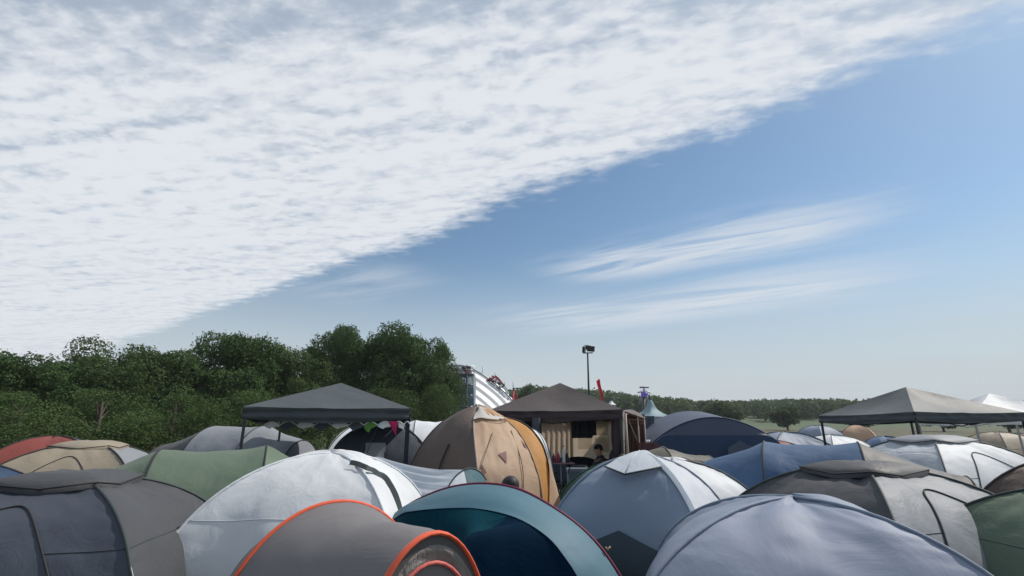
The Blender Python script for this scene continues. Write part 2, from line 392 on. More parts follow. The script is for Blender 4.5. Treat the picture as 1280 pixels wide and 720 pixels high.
# ------------------------------------------------------------------ far hill with wood
def ridge(x):           # height of the wooded skyline at Y=260 as a function of x
    px = 640 + x / 260 * 648
    pts = [(-900, 500), (500, 492), (640, 490), (668, 486), (700, 489), (735, 490), (775, 497), (800, 500), (842, 505), (900, 506), (1000, 503), (1120, 508), (1300, 505), (2200, 512)]
    for (a, ya), (b, yb) in zip(pts, pts[1:]):
        if a <= px <= b: y = ya + (yb - ya) * (px - a) / (b - a); break
    else: y = 526
    return EYE + (540 - y) / 648 * 260
def hill():
    xs = [i * 12 - 500 for i in range(92)]
    rows = []
    for y, k in ((150, 0.0), (180, .30), (210, .6), (240, .85), (262, 0.97), (300, 0.8), (400, .3), (480, 0)):
        rows.append([Vector((x, y, 2.5 + (ridge(x) - 2.5 - 5) * k * 1.0)) for x in xs])
    mb = MB(); mb.grid(rows); o = mb.build('hill', solid('hill_grass', (0.05, 0.08, 0.035), 0.95, scale=0.05)); o['kind'] = 'structure'
    rnd = random.Random(11); v = []; f = []
    def crown(cx_, cy_, cz, r, n):
        for i in range(n):
            d = Vector((rnd.gauss(0, 1), rnd.gauss(0, 1), rnd.gauss(0, 1))).normalized()
            rr = r * (0.72 + 0.28 * rnd.random() + 0.25 * noise.noise(d * 2 + Vector((cx_, cy_, 0))))
            p = Vector((cx_, cy_, cz)) + Vector((d.x * rr, d.y * rr, d.z * rr * 0.9))
            a = (d + Vector((rnd.uniform(-1, 1), rnd.uniform(-1, 1), rnd.uniform(-1, 1))) * .8).normalized(); b_ = a.orthogonal().normalized(); c_ = a.cross(b_)
            s = rnd.uniform(.35, .75); q = len(v)
            v.extend([tuple(p + b_ * s), tuple(p + c_ * s), tuple(p - b_ * s * .9), tuple(p - c_ * s)]); f.append((q, q + 1, q + 2, q + 3))
    for i in range(820):
        x = rnd.uniform(-60, 340); k = rnd.random() ** 0.7; y = 175 + k * 90
        kk = min(1, max(0, (y - 150) / 110)) ** 0.8
        r = rnd.uniform(2.6, 4.6); gz = 2.5 + (ridge(x) - 7.5) * kk
        crown(x, y, gz + 4 - r * 0.2 if kk < .95 else ridge(x) - r * .8 + rnd.uniform(-1, .8), r, 150)
    mb = MB(); mb.v = v; mb.f = f
    tag(mb.build('distant_wood', LEAF_D, smooth=False), 'wooded ridge of green trees along the skyline behind the brown gazebo', 'wood', kind='stuff')
hill()

# ------------------------------------------------------------------ haze in the air
hz = MB().box((0, 330, 40), (1700, 760, 86)); hm_ = bpy.data.materials.new('haze_air'); hm_.use_nodes = True; t_ = hm_.node_tree; t_.nodes.clear()
o_ = t_.nodes.new('ShaderNodeOutputMaterial'); v_ = t_.nodes.new('ShaderNodeVolumePrincipled'); v_.inputs['Color'].default_value = (.88, .93, 1, 1); v_.inputs['Density'].default_value = .0003
t_.links.new(v_.outputs[0], o_.inputs['Volume'])
tag(hz.build('haze', hm_, smooth=False), None, None, kind='stuff')
# ------------------------------------------------------------------ trees
def make_tree(seed, h, cr, mat, nleaf=26000, leaf=0.14, low=0.12, nclump=46, scatter=1.0):
    """returns (trunk mesh, crown mesh) for a broadleaf tree of height h, crown radius cr"""
    rnd = random.Random(seed); cz = h * (0.5 + low * .5); ch = h * (1 - low) / 2
    clumps = []
    for i in range(nclump):
        for _ in range(30):
            d = Vector((rnd.uniform(-1, 1), rnd.uniform(-1, 1), rnd.uniform(-1, 1)))
            if 0.25 < d.length < 0.86: break
        r = rnd.uniform(.18, .40) * cr * (1.15 - .4 * abs(d.z))
        wz = 1.0 - 0.25 * max(0, d.z) ** 2
        clumps.append((Vector((d.x * cr * wz, d.y * cr * wz, cz + d.z * ch * .95)), r))
    v = []; f = []
    tot = sum(r * r for _, r in clumps)
    for c, r in clumps:
        n = int(nleaf * r * r / tot)
        for k in range(n):
            d = Vector((rnd.gauss(0, 1), rnd.gauss(0, 1), rnd.gauss(0, 1))).normalized()
            rr = r * (0.55 + 0.5 * rnd.random() ** .6 + .35 * noise.noise(d * 2.3 + c))
            if rnd.random() < .06: rr *= 1.22
            p = c + Vector((d.x, d.y, d.z * .85)) * rr
            a = (d * .7 + Vector((rnd.uniform(-1, 1), rnd.uniform(-1, 1), rnd.uniform(-1, 1)))).normalized()
            b_ = a.orthogonal().normalized(); c_ = a.cross(b_); s = leaf * rnd.uniform(.6, 1.25); q = len(v)
            v += [tuple(p + b_ * s), tuple(p + c_ * s * .6), tuple(p - b_ * s), tuple(p - c_ * s * .6)]; f.append((q, q + 1, q + 2, q + 3))
    crown = MB(); crown.v = v; crown.f = f
    tr = MB(); tr.tube([(0, 0, -.2), (.05, 0, h * .2), (-.05, .05, h * .5), (0, 0, h * .8)], h * .026, 9, 10, h * .007)
    for c, r in clumps[::2]:
        z0 = max(h * .12, c.z - ch * rnd.uniform(.3, .55)); mid = Vector((c.x * .45, c.y * .45, z0 + (c.z - z0) * .6))
        tr.tube([(0, 0, z0), mid, c], h * .009, 5, 7, h * .002)
    return tr, crown
TREES = {}
def tree(kind, px, top, Y, wpx, label, low=.1, seed=None, rz=0.0, group='trees along the edge of the campsite', name='tree'):
    """place a tree whose top is at photo height 'top' when standing Y metres away"""
    gz = ground_z(0, Y); H = EYE + (540 - top) / 648 * Y - gz; cr0 = wpx / 2 / 648 * Y
    x = (px - 640) / 648 * Y
    key = kind
    root = thing(name, label, 'tree' if 'bush' not in name else 'bush', (x, Y, gz), group)
    if key not in TREES:
        s, mat, nl, lf = {'a': (21, LEAF_A, 60000, .095), 'b': (5, LEAF_B, 50000, .095), 'c': (33, LEAF_A, 50000, .10), 'bush': (9, LEAF_B, 26000, .08), 'far': (14, LEAF_D, 7000, .3)}[key]
        tr, cr = make_tree(s, 10, 4, mat, nl, lf * (10 / 10), low if key != 'bush' else 0.0)
        TREES[key] = (tr, cr, mat, None)
        t = tr.build('trunk', M_bark); c = cr.build('crown', mat, smooth=False)
        TREES[key] = (t, c)
    else:
        t0, c0 = TREES[key]; t = t0.copy(); c = c0.copy(); scene.collection.objects.link(t); scene.collection.objects.link(c)
    for o in (t, c): o.parent = root
    root.scale = (cr0 / 4, cr0 / 4, H / 10); root.rotation_euler.z = rz
    return root
tree('a', 478, 394, 38, 132, 'tallest dark green tree behind the slate gazebo, rounded crown', rz=.3)
tree('b', 536, 406, 40, 80, 'dark tree with stepped right edge beside the striped hall', rz=2.0)
tree('c', 412, 392, 37, 84, 'dark tree left of the tallest one, rising directly above the slate gazebo peak', rz=1.1)
tree('bush', 546, 474, 37, 66, 'leafy bush at the foot of the tree next to the teal tower', rz=.5, name='bush', group=None)
tree('bush', 470, 478, 34, 110, 'wide low bush filling the gap under the tallest tree', rz=2.5, name='bush', group=None)
side = [('b', 352, 418, 34, 115), ('a', 285, 402, 32, 130), ('c', 205, 430, 29, 125), ('b', 130, 412, 27, 130), ('a', 45, 436, 24, 140), ('c', -45, 428, 22, 150)]
lab = ['rounded dark tree third from the slate gazebo going left', 'tall broad tree above the left row of tents', 'lower dark tree between two taller ones on the left',
       'broad tree towards the left edge with a high crown', 'dark tree near the left edge of the view, behind the nearest bushes', 'tree cut off by the left edge of the view']
for (k, px, tp, Y, w), lb in zip(side, lab): tree(k, px, tp, Y, w, lb, rz=px * .7)
for i, (px, tp, Y, w) in enumerate([(380, 488, 26, 120), (300, 480, 22, 130), (215, 484, 19, 130), (120, 476, 17, 150), (20, 480, 15, 150)]):
    tree('bush', px, tp, Y, w, ['low bush behind the slate gazebo roof', 'dense bush under the broad tall tree', 'second bush from the left tents, spreading in front of the lower tree',
         'large bush in the hedge left of the tents', 'bush at the left edge of the hedge'][i], rz=i * 1.3, name='bush', group='bushes of the hedge on the left')
tree('far', 664, 477, 120, 34, 'round dark tree rising above the brown gazebo roof on its left', name='tree', group=None)
for i, (px, tp, Y, w) in enumerate([(905, 500, 130, 46), (985, 506, 120, 40), (1075, 503, 110, 52), (1180, 508, 105, 46), (1262, 500, 95, 55)]):
    tree('far', px, tp, Y, w, ['far tree nearest the steel blue tent', 'small far tree second from the blue tent', 'far tree in the middle of the right skyline', 'far tree beyond the right tents',
         'far tree at the right edge of the view'][i], rz=i, group='far trees on the right skyline')

# ------------------------------------------------------------------ floodlight mast
def rotm(x=0, y=0, z=0): return Euler((x, y, z)).to_matrix()
def floodlight():
    Y = 45; base = W(737, 540, Y); gz = ground_z(0, Y); top = W(734.5, 441, Y)
    t = thing('floodlight_mast', 'tall thin dark mast with a cluster of floodlights on top, against the pale sky', 'floodlight', (base.x, Y, gz))
    MB().tube([(base.x, Y, gz), (base.x * .5 + top.x * .5, Y, 4), tuple(top)], .13, 10, 8, .07).build('pole', M_pole, t)
    MB().tube([W(729, 441.3, Y), W(741, 441, Y)], .05, 6).build('crossbar', M_pole, t)
    for (px, py, w, h, rz, ry) in ((738.5, 436, .66, .5, .2, .05), (730, 437, .30, .55, 1.0, -.25), (735, 434.5, .42, .34, -.5, 0), (737, 433.2, .55, .12, .1, 0.1)):
        c = W(px, py, Y); m = rotm(R(12), ry, rz)
        l = MB().box(c, (w, .22, h), m).build('floodlight_head', M_black, t, smooth=False)
        MB().box(c + m @ Vector((0, -.125, 0)), (w * .84, .02, h * .8), m).build('lens', M_pole if w > .4 else M_glassb, l, smooth=False)
    MB().tube([W(729.5, 432, Y), W(733, 431.5, Y), W(739, 431.8, Y)], .03, 6).build('bracket', M_steel, t)
floodlight()

# ------------------------------------------------------------------ striped hall, tower, red pole
def hall():
    Y0 = 82; base = Vector((GX(556, Y0), Y0, ground_z(0, Y0)))
    t = thing('striped_hall', 'arched festival hall with diagonal white and grey striped roof', 'stage hall', base)
    # outer arch seen as a curve from (590,461) to (641,502)
    outer = [(534, 470), (552, 459), (575, 457), (592, 462.5), (606, 470.5), (620, 481), (632, 491.5), (641, 502), (649, 520), (652, 545)]
    cx0, cy0 = 560, 548
    rows = []; n = 13
    sc = [1.0]
    wid = [0.030, 0.048, 0.042] + [0.056, 0.044] * 6
    for w in wid: sc.append(sc[-1] - w)
    curves = []
    for k, s in enumerate(sc):
        Y = Y0 - k * 0.9
        pts = [W(cx0 + (x - cx0) * s, cy0 + (y - cy0) * (s - .012 * k * 0), Y) for x, y in outer]
        curves.append(cat(pts, 40))
    for k in range(len(wid)):
        mb = MB(); mb.grid([curves[k], curves[k + 1]])
        mb.build('roof_stripe', F_stripew if k % 2 else F_stripeg, t)
    back = [W(x, y, Y0 + 16) for x, y in [(cx0 + (x - cx0) * .82, cy0 + (y - cy0) * .82) for x, y in outer]]
    MB().loft(curves[0][::4] + [curves[0][-1]], back, 40, 4).build('rear_roof', F_stripeg, t)
    MB().poly(curves[-1]).build('front_wall', M_scafd, t, smooth=False)
    MB().tube(curves[0], .18, 6).build('roof_edge', M_steel, t)
    for px, y0, y1 in ((603, 468, 458), (621, 481, 471)):
        MB().tube([W(px, y0, Y0), W(px, y1, Y0)], .035, 5).build('aerial', M_pole, t)
    # ornament riding on the edge of the roof
    c = W(622, 480, Y0 - .5)
    o = thing('roof_sculpture', 'red, white and black spiky sculpture on the right slope of the striped hall roof', 'sculpture', c)
    rnd = random.Random(4); red = MB(); wh = MB(); bl = MB()
    for (px, py, l, a) in ((612, 475, .9, -.1), (615, 473.5, 1.0, .2), (618, 472, .9, .5), (622, 473, 1.1, .8), (625, 476, 1.0, .9), (619, 477, .8, .6), (628, 480, .8, .7)):
        red.box(W(px, py, Y0 - .6 + rnd.uniform(-.3, .3)), (l, .45, .28), rotm(0, a, 0))
    for (px, py, l, a) in ((622.5, 478, 1.1, .85), (625, 480.5, .9, .8), (632.5, 488, 1.35, .95), (619, 474.5, .5, .6)):
        MB().box(W(px, py, Y0 - 1.0), (l, .35, .42), rotm(0, a, 0)).build('white_panel', M_white, o, False)
    for (px, py, l, a) in ((611.5, 475.2, .5, 0), (627, 483.5, .8, .2), (629, 482, .9, 1.0), (631.5, 485, .8, .9), (616, 476.8, .5, .3), (638, 494.5, .5, .8)):
        MB().box(W(px, py, Y0 - .8), (l, .4, .3), rotm(0, a, 0)).build('black_fin', M_black, o, False)
    for b_, x_, y_ in ((619, 472, 466), (617.5, 473, 469), (623, 474, 471), (631, 483, 478)):
        MB().tube([W(b_, x_, Y0 - .8), W(b_ - .5, y_, Y0 - .8)], .04, 5).build('spike', M_black, o)
    red.build('red_frame', M_red, o, False)
hall()
def tower():
    Y = 66; gz = ground_z(0, Y)
    t = thing('scaffold_tower', 'teal clad scaffold tower with railed platform between the tree and the striped hall', 'tower', (GX(578, Y), Y, gz))
    def slab(x0, y0, x1, y1, dep, mat, name, off=0):
        a = W(x0, y0, Y + off); b = W(x1, y1, Y + off)
        return MB().box(((a.x + b.x) / 2, Y + off + dep / 2, (a.z + b.z) / 2), (abs(b.x - a.x), dep, abs(a.z - b.z)), 0).build(name, mat, t, False)
    slab(566, 487, 583.6, 545, 2.5, M_scafd, 'left_cladding'); slab(584, 470, 592, 545, 2.4, M_scafl, 'right_cladding', .05)
    slab(567, 468.3, 583.4, 486.6, 2.4, M_scafd, 'sign_panel', .03)
    sg = t.children[-1]
    for px, c0, c1 in ((575.5, 472, 479), (578.6, 472, 479.5), (581.6, 473, 479)):   # illegible pale letter shapes of the sign
        a = W(px - .5, c0, Y - .05); b = W(px + .6, c1, Y - .05)
        MB().box(((a.x + b.x) / 2, Y - .02, (a.z + b.z) / 2), (b.x - a.x, .05, a.z - b.z), 0).build('letter_stroke', M_glassb, sg, False)
    a = W(577, 472.5, Y - .05); b = W(579.4, 473.3, Y - .05)
    MB().box(((a.x + b.x) / 2 + .15, Y - .03, (a.z + b.z) / 2), ((b.x - a.x) * 1.8, .05, .09), 0).build('letter_stroke', M_glassb, sg, False)
    slab(565.5, 467, 592.5, 468, 2.6, M_pole, 'platform', -.1)
    for off in (-.1, 2.2):
      r = MB()
      for px in (565.5, 571, 577, 583, 588, 592.5):
        r.tube([W(px, 467, Y + off), W(px, 457.5, Y + off)], .04, 5)
      for py in (457.5, 462):
        r.tube([W(565.5, py, Y + off), W(592.5, py, Y + off)], .045, 5)
      r.build('railing', M_steel, t)
    slab(568, 460, 590, 466.8, .03, fabric('pale_net', (.55, .57, .6), .5), 'netting', 2.3)
    g = MB()
    for px in (566.4, 584, 592.3):
        g.tube([W(px, 468, Y - .12), W(px, 545, Y - .12)], .05, 5)
    for py in (480.5, 494, 508):
        g.tube([W(566, py, Y - .12), W(592.4, py, Y - .12)], .045, 5)
    g.tube([W(584, 494, Y - .12), W(592, 480.5, Y - .12)], .03, 5); g.tube([W(584, 508, Y - .12), W(592, 494, Y - .12)], .03, 5)
    g.build('scaffolding', M_steel, t)
    a = W(584.8, 490, Y - .05)
    for (px, py, w, h, m) in ((588, 488.5, .55, .9, M_scaf), (588.3, 503, .5, 1.1, M_scaf), (575, 496, 1.2, .7, M_scaf), (588, 476, .6, .8, M_glassb)):
        MB().box(W(px, py, Y - .02), (w, .12, h)).build('cladding_panel', m, t, False)
    # cannon like show light on the platform
    o = thing('stage_light', 'dark red and black stage light standing on the tower platform', 'stage light', W(583, 467, Y))
    MB().box(W(584.5, 463.5, Y + .6), (.65, .5, .75), rotm(0, .1, 0)).build('body', solid('dusty_rose_paint', (.35, .17, .2), .5), o, False)
    MB().tube([W(577.5, 459.5, Y + .3), W(581, 461.6, Y + .3), W(583.5, 460.6, Y + .3)], .28, 8).build('barrel', M_black, o)
    MB().tube([W(583, 459, Y + .4), W(589, 459.3, Y + .4)], .16, 8).tube([W(583.4, 459, Y + .4), W(583.4, 456, Y + .4)], .07, 6).build('bracket', solid('dark_plum_paint', (.06, .015, .025), .5), o)
    MB().box(W(590.3, 462, Y + .5), (.28, .3, .5)).build('lamp_head', M_white, o, False)
tower()
def redpole():
    Y = 60
    t = thing('red_pole', 'dark red pole with a thin horizontal arm just right of the striped hall', 'pole', (GX(641.5, Y), Y, ground_z(0, Y)))
    MB().tube([W(642, 535, Y), W(641.6, 488, Y)], .12, 8).build('pole', M_red, t)
    MB().tube([W(641.6, 488, Y), W(641.2, 477, Y)], .05, 8, r2=.02).build('tip', M_pole, t)
    MB().tube([W(641.4, 485.3, Y), W(653, 485, Y)], .045, 6).build('arm', M_pole, t)
    MB().box(W(645, 497, Y), (.35, .05, .9), rotm(0, -.3, 0)).build('banner', M_red, t, False)
redpole()
def flag():
    Y = 24
    t = thing('feather_flag', 'narrow red feather flag leaning above the brown gazebo roof', 'flag', (GX(757, Y), Y, ground_z(0, Y)))
    MB().tube([W(757, 556, Y), W(753.5, 500, Y), W(750, 480, Y), W(747.5, 473.5, Y)], .025, 6, 12, .012).build('pole', M_pole, t)
    A = [W(745.3, 476.5, Y), W(747, 483, Y), W(749.8, 492, Y), W(751.6, 501, Y)]
    B = [W(750, 474, Y), W(751, 482, Y), W(753.3, 492, Y), W(754.3, 501, Y)]
    MB().loft(A, B, 20, 7, .05, (GX(748, Y), Y + 3, 3), .05).build('banner', F_red, t)
flag()
def ride():
    Y = 150; gz = 2.6
    t = thing('fairground_tower', 'distant dark ride tower with violet lamps and cross bars above the hill line', 'tower', (GX(805, Y), Y, gz))
    MB().tube([W(805, 548, Y), W(805, 495, Y)], .5, 8, r2=.42).build('mast', M_pole, t)
    MB().tube([W(805, 495, Y), W(805, 484, Y)], .22, 8).build('spindle', M_pole, t)
    MB().tube([W(799.5, 484.2, Y), W(811, 484.2, Y)], .22, 6).build('top_bar', M_pole, t)
    MB().tube([W(797, 491, Y), W(800, 490, Y), W(810, 490, Y), W(813, 491.5, Y)], .2, 6).build('side_bar', M_steel, t)
    c = W(805.5, 492.5, Y)
    MB().lathe(c - Vector((0, 0, .7)), [(.3, -.3), (.75, 0), (1.1, .6), (1.0, 1.1), (.2, 1.15)], 14).build('lamp_drum', M_lamp, t)
    for px in (802.2, 808.2):
        MB().ball(W(px, 487, Y), .45).build('lamp', solid('pale_violet_lamp', (.7, .7, .8), .3, emit=((.7, .65, .9), .4)), t)
    m = MB()
    for a, b in (((801.5, 494), (799, 506)), ((809, 494), (811.5, 506)), ((803, 495), (801, 506)), ((807.5, 495), (809, 506))):
        m.tube([W(*a, Y), W(*b, Y)], .09, 5)
    m.build('stay', M_steel, t)
ride()
def pagoda(px, peak, Y, half, eave, mat, label, group=None, wall=None):
    gz = ground_z(0, Y); c = Vector(((px - 640) / 648 * Y, Y, gz)); hz = EYE + (540 - eave) / 648 * Y; pz = EYE + (540 - peak) / 648 * Y
    t = thing('pagoda_tent', label, 'tent', c, group)
    hw = half / 648 * Y; rows = []
    for i in range(17):
        k = i / 16; r = hw * (1 - k) ** 1.0 * (1 - .45 * math.sin(PI * k)) + .04; z = hz + (pz - hz) * k
        row = []
        for q in range(32):
            a = 2 * PI * q / 32; sq = 1 / max(abs(math.cos(a)), abs(math.sin(a))); sq = 1 + (sq - 1) * (1 - k)
            row.append(Vector((c.x + math.cos(a + .5) * r * sq, c.y + math.sin(a + .5) * r * sq, z)))
        rows.append(row)
    MB().grid(rows, close=True).build('roof', mat, t)
    MB().lathe((c.x, c.y, pz - .15), [(.14, -.2), (.16, 0), (.08, .25), (.03, .5)], 8).build('finial', M_scafd, t)
    wm = wall or fabric('pagoda_wall', (.33, .38, .43), .2)
    mb = MB()
    rr = [[Vector((c.x + math.cos(2 * PI * q / 32 + .5) * hw * .97 / max(abs(math.cos(2 * PI * q / 32)), abs(math.sin(2 * PI * q / 32))), c.y + math.sin(2 * PI * q / 32 + .5) * hw * .97 / max(abs(math.cos(2 * PI * q / 32)), abs(math.sin(2 * PI * q / 32))), z)) for q in range(32)] for z in (gz, hz)]
    mb.grid(rr, close=True).build('wall', wm, t, False)
pagoda(815.5, 499, 55, 17.5, 522, F_pagoda, 'pale teal pagoda tent with a pointed flared roof under the distant ride tower')
pagoda(766, 499, 62, 4, 507, F_white, 'tiny white pointed tent top showing over the brown gazebo roof')

# ------------------------------------------------------------------ gazebos
def gazebo(cx_, cy_, w, d, ez, pz, rz, mroof, mval, mpost, label, val=.2, sag=.09, swag=0.35, group=None, skip_posts=(), name='gazebo'):
    t = thing(name, label, 'gazebo', (cx_, cy_, 0), group)
    m = Matrix.Rotation(rz, 3, 'Z'); c0 = Vector((cx_, cy_, 0))
    def T(x, y, z): return c0 + m @ Vector((x, y, z))
    cor = [(-w / 2, -d / 2), (w / 2, -d / 2), (w / 2, d / 2), (-w / 2, d / 2)]
    roof = MB(); val_ = MB()
    for i in range(4):
        a = cor[i]; b = cor[(i + 1) % 4]; rows = []; nn = 22
        for k in range(15):
            s = k / 14; row = []
            for j in range(nn):
                q = j / (nn - 1); x = (a[0] + (b[0] - a[0]) * q) * (1 - s); y = (a[1] + (b[1] - a[1]) * q) * (1 - s)
                z = ez + (pz - ez) * s - sag * math.sin(PI * q) * math.sin(PI * min(1, s * 1.1)) - .03 * (1 - s) * math.sin(PI * q)
                z += (.03 * noise.noise(Vector((x * 1.6, y * 1.6, i))) - .02 * abs(noise.noise(Vector((x * 3 + y, y * 3, i + 9))))) * math.sin(PI * q)
                row.append(T(x, y, z))
            rows.append(row)
        roof.grid(rows)
        rows = []
        for k in range(9):
            s = k / 8; row = []
            for j in range(40):
                q = j / 39; x = a[0] + (b[0] - a[0]) * q; y = a[1] + (b[1] - a[1]) * q; nrm = Vector((y * 0, 0, 0))
                ex = Vector((b[1] - a[1], a[0] - b[0], 0)).normalized()
                off = .035 * noise.noise(Vector((q * 14, s * 2, i + 3))) + swag * math.sin(s * 3 * PI + 2.5 * math.sin(q * PI)) * .03 + .003
                z = ez - .03 * math.sin(PI * q) - s * val - swag * .06 * math.sin(PI * q) * s
                row.append(T(x + ex.x * off, y + ex.y * off, z))
            rows.append(row)
        val_.grid(rows)
    roof.build('canopy', mroof, t); val_.build('valance', mval, t)
    for i, (x, y) in enumerate(cor):
        if i in skip_posts: continue
        x *= .975; y *= .975
        p_ = MB(); p_.box(T(x, y, ez / 2 - .02), (.045, .045, ez - .04), rz); p_.box(T(x, y, .02), (.09, .09, .04), rz); p_.build('post', mpost, t, False)
    bar = MB()
    for i in range(4):
        a = cor[i]; b = cor[(i + 1) % 4]; k = .972
        bar.tube([T(a[0] * k, a[1] * k, ez - .05), T((a[0] + b[0]) / 2 * k, (a[1] + b[1]) / 2 * k, ez - .3), T(b[0] * k, b[1] * k, ez - .05)], .012, 6)
        bar.tube([T(a[0] * k, a[1] * k, ez - .03), T(0, 0, pz - .05)], .012, 6)
    bar.build('truss', mpost, t)
    return t, T
# brown gazebo
gb, TB = gazebo(1.225, 12.88, 3.0, 3.0, 2.17, 2.90, R(-12), F_gbrown, F_gbrown2, M_pole, 'large brown gazebo with pitched roof and dark open front behind the tan dome tent', val=.2, sag=.07)
def brown_walls():
    YB = 14.05
    def yb(px): return 14.55 - (px - 643) / 135 * .6
    # back wall as drapes and window sheet
    z0, z1 = .1, 2.05
    def sheet(p0, p1, za, zb, mat, name, amp=.03, fr=9, off=0.0, parent=gb, par=None):
        rows = []
        for k in range(14):
            s = k / 13; z = zb + (za - zb) * s
            rows.append([Vector((GX(p0 + (p1 - p0) * j / 30, yb(p0 + (p1 - p0) * j / 30), 1.6), yb(p0 + (p1 - p0) * j / 30) + off + amp * math.sin(j / 30 * fr * 2 * PI + s) * (.4 + s), z)) for j in range(31)])
        return MB().grid(rows).build(name, mat, parent)
    sheet(643, 677, z0, z1, F_gbrown2, 'side_wall', .02, 7)
    sheet(677, 716, 0.9, 1.98, F_drape, 'drape', .035, 6, -.03)
    w = sheet(714, 768, 0.9, 1.98, fabric('wall_beige', (.46, .38, .29), .7), 'window_wall', .008, 2)
    for (a, b, za, zb) in ((722, 739, 1.25, 1.55), (743, 761, 1.18, 1.55), (722, 739, 1.61, 1.92), (743, 760, 1.61, 1.92)):
        sheet(a, b, za, zb, F_cream, 'window_pane', .004, 1, -.03, w)
    sheet(768, 778, z0, z1, F_gbrown2, 'side_wall', .03, 3)
    # low dark wall skirt
    sheet(677, 768, z0, .9, fabric('skirt_dark', (.03, .035, .045), .05), 'wall_skirt', .02, 8)
    # left white sheet strip and hanging tied curtains
    YF = 11.2
    for px0, px1, nm, mat, pinch in ((666, 676, 'tied_curtain', F_dslate, .6), (767, 781, 'tied_curtain', F_gbrown2, .55)):
        rows = []
        for k in range(20):
            s = k / 19; z = 2.0 - s * 1.75; wd = 1 - pinch * math.exp(-((s - .55) / .16) ** 2)
            xa, xb = GX(px0, YF, z), GX(px1, YF, z); cxx = (xa + xb) / 2; hw = (xb - xa) / 2 * wd
            rows.append([Vector((cxx + hw * math.cos(2 * PI * j / 20) * (1 + .15 * math.sin(7 * 2 * PI * j / 20)), YF + .2 + .10 * wd * math.sin(2 * PI * j / 20), z)) for j in range(20)])
        MB().grid(rows, close=True).build(nm, mat, gb)
    # side wall on the right, seen edge on
    rows = []
    for k in range(8):
        z = 2.0 - k / 7 * 1.95; rows.append([Vector((2.36 + .62 * j / 20 + .03 * math.sin(j * 1.9), 11.3 + 2.75 * j / 20, z)) for j in range(21)])
    MB().grid(rows).build('side_wall', F_gbrown2, gb)
    # front right wooden looking post
    MB().tube([(GX(781.5, 11.05, 2.1), 11.05, 0), (GX(781.5, 11.05, 2.1), 11.05, 2.08)], .028, 8).build('pole', solid('dusty_pole', (.22, .17, .16), .6), gb)
brown_walls()
# blanket hanging inside the gazebo
rows = []
for k in range(12):
    s = k / 11; z = 2.02 - s * .46
    rows.append([Vector((GX(714, 12.2, 1.8) + (GX(745, 12.2, 1.8) - GX(714, 12.2, 1.8)) * j / 24, 12.2 + .03 * math.sin(j * .7 + s), z - (.06 if j > 20 else 0) * s * -1)) for j in range(25)])
mb = MB().grid(rows); o = mb.build('blanket', fabric('navy_blanket', (.010, .016, .028), .0)); tag(o, 'dark navy blanket hanging from the roof bar inside the brown gazebo', 'blanket')
o.modifiers.new('thick', 'SOLIDIFY').thickness = .01

# white panel strip left of gazebo interior (a white tent end behind the orange strip)
# slate gazebo on the left
_m = Matrix.Rotation(R(12), 2) @ Vector((-1.55, 1.55)); gz_c = Vector((GX(512, 10.4, 2.15), 10.4)) + _m
gs, TS = gazebo(gz_c.x, gz_c.y, 3.1, 3.1, 2.17, 2.78, R(12), F_slate, F_slate, M_pole, 'slate grey gazebo with bunting strung along its front edge, left of the tan tent', val=.22, sag=.02, swag=1.0, skip_posts=(1,))
MB().box((GX(508.2, 10.45, 1.5), 10.47, 1.02), (.085, .085, 2.04), R(12)).build('post', fabric('navy_post_cover', (.014, .020, .035), 0), gs, False)
def bunting():
    Y = 10.3; t = thing('bunting', 'string of bunting with green, white and crimson pennants under the slate gazebo edge', 'bunting', W(475, 530, Y))
    cord = MB(); xs = [330, 350, 371, 393, 415, 436, 455, 472, 491, 505, 513]
    mats = [F_white, F_dslate, F_white, F_dslate, F_white, F_dslate, F_lime, F_white, F_pink, F_white]
    for i in range(len(xs) - 1):
        a, b = xs[i], xs[i + 1]; pts = [W(a + (b - a) * q / 8, 531.5 - 4.6 * math.sin(PI * q / 8), Y) for q in range(9)]
        cord.tube(pts, .011, 6)
        if i in (8,):
            top = [W(485, 526.5, Y - .02), W(497.5, 527, Y - .02)]; mid = W(494.5, 544, Y - .02)
            MB().loft([top[0], mid.lerp(top[0], .05)], [top[1], mid], 12, 8, .015, (mid.x, Y + 2, mid.z)).build('pennant', F_pink, t)
            MB().poly([W(498, 528, Y + .01), W(505, 531, Y + .01), W(505, 537, Y + .01), W(498, 534, Y + .01)]).build('pennant', F_white, t)
        elif i in (9,): pass
        else:
            dep = 11 if mats[i] is F_lime else 4.5 if mats[i] is F_white else 8
            low = [W(a + (b - a) * q / 8, 532 + (dep if q < 4 else dep * .5) * math.sin(PI * (q + .5) / 9) * (1 if mats[i] is not F_lime else (1.2 - q / 8)), Y) for q in range(9)]
            MB().grid([[p + Vector((0, .01, 0)) for p in pts], low]).build('pennant', mats[i], t)
    cord.build('cord', fabric('pale_cord_edge', (.6, .65, .68), .1), t)
bunting()

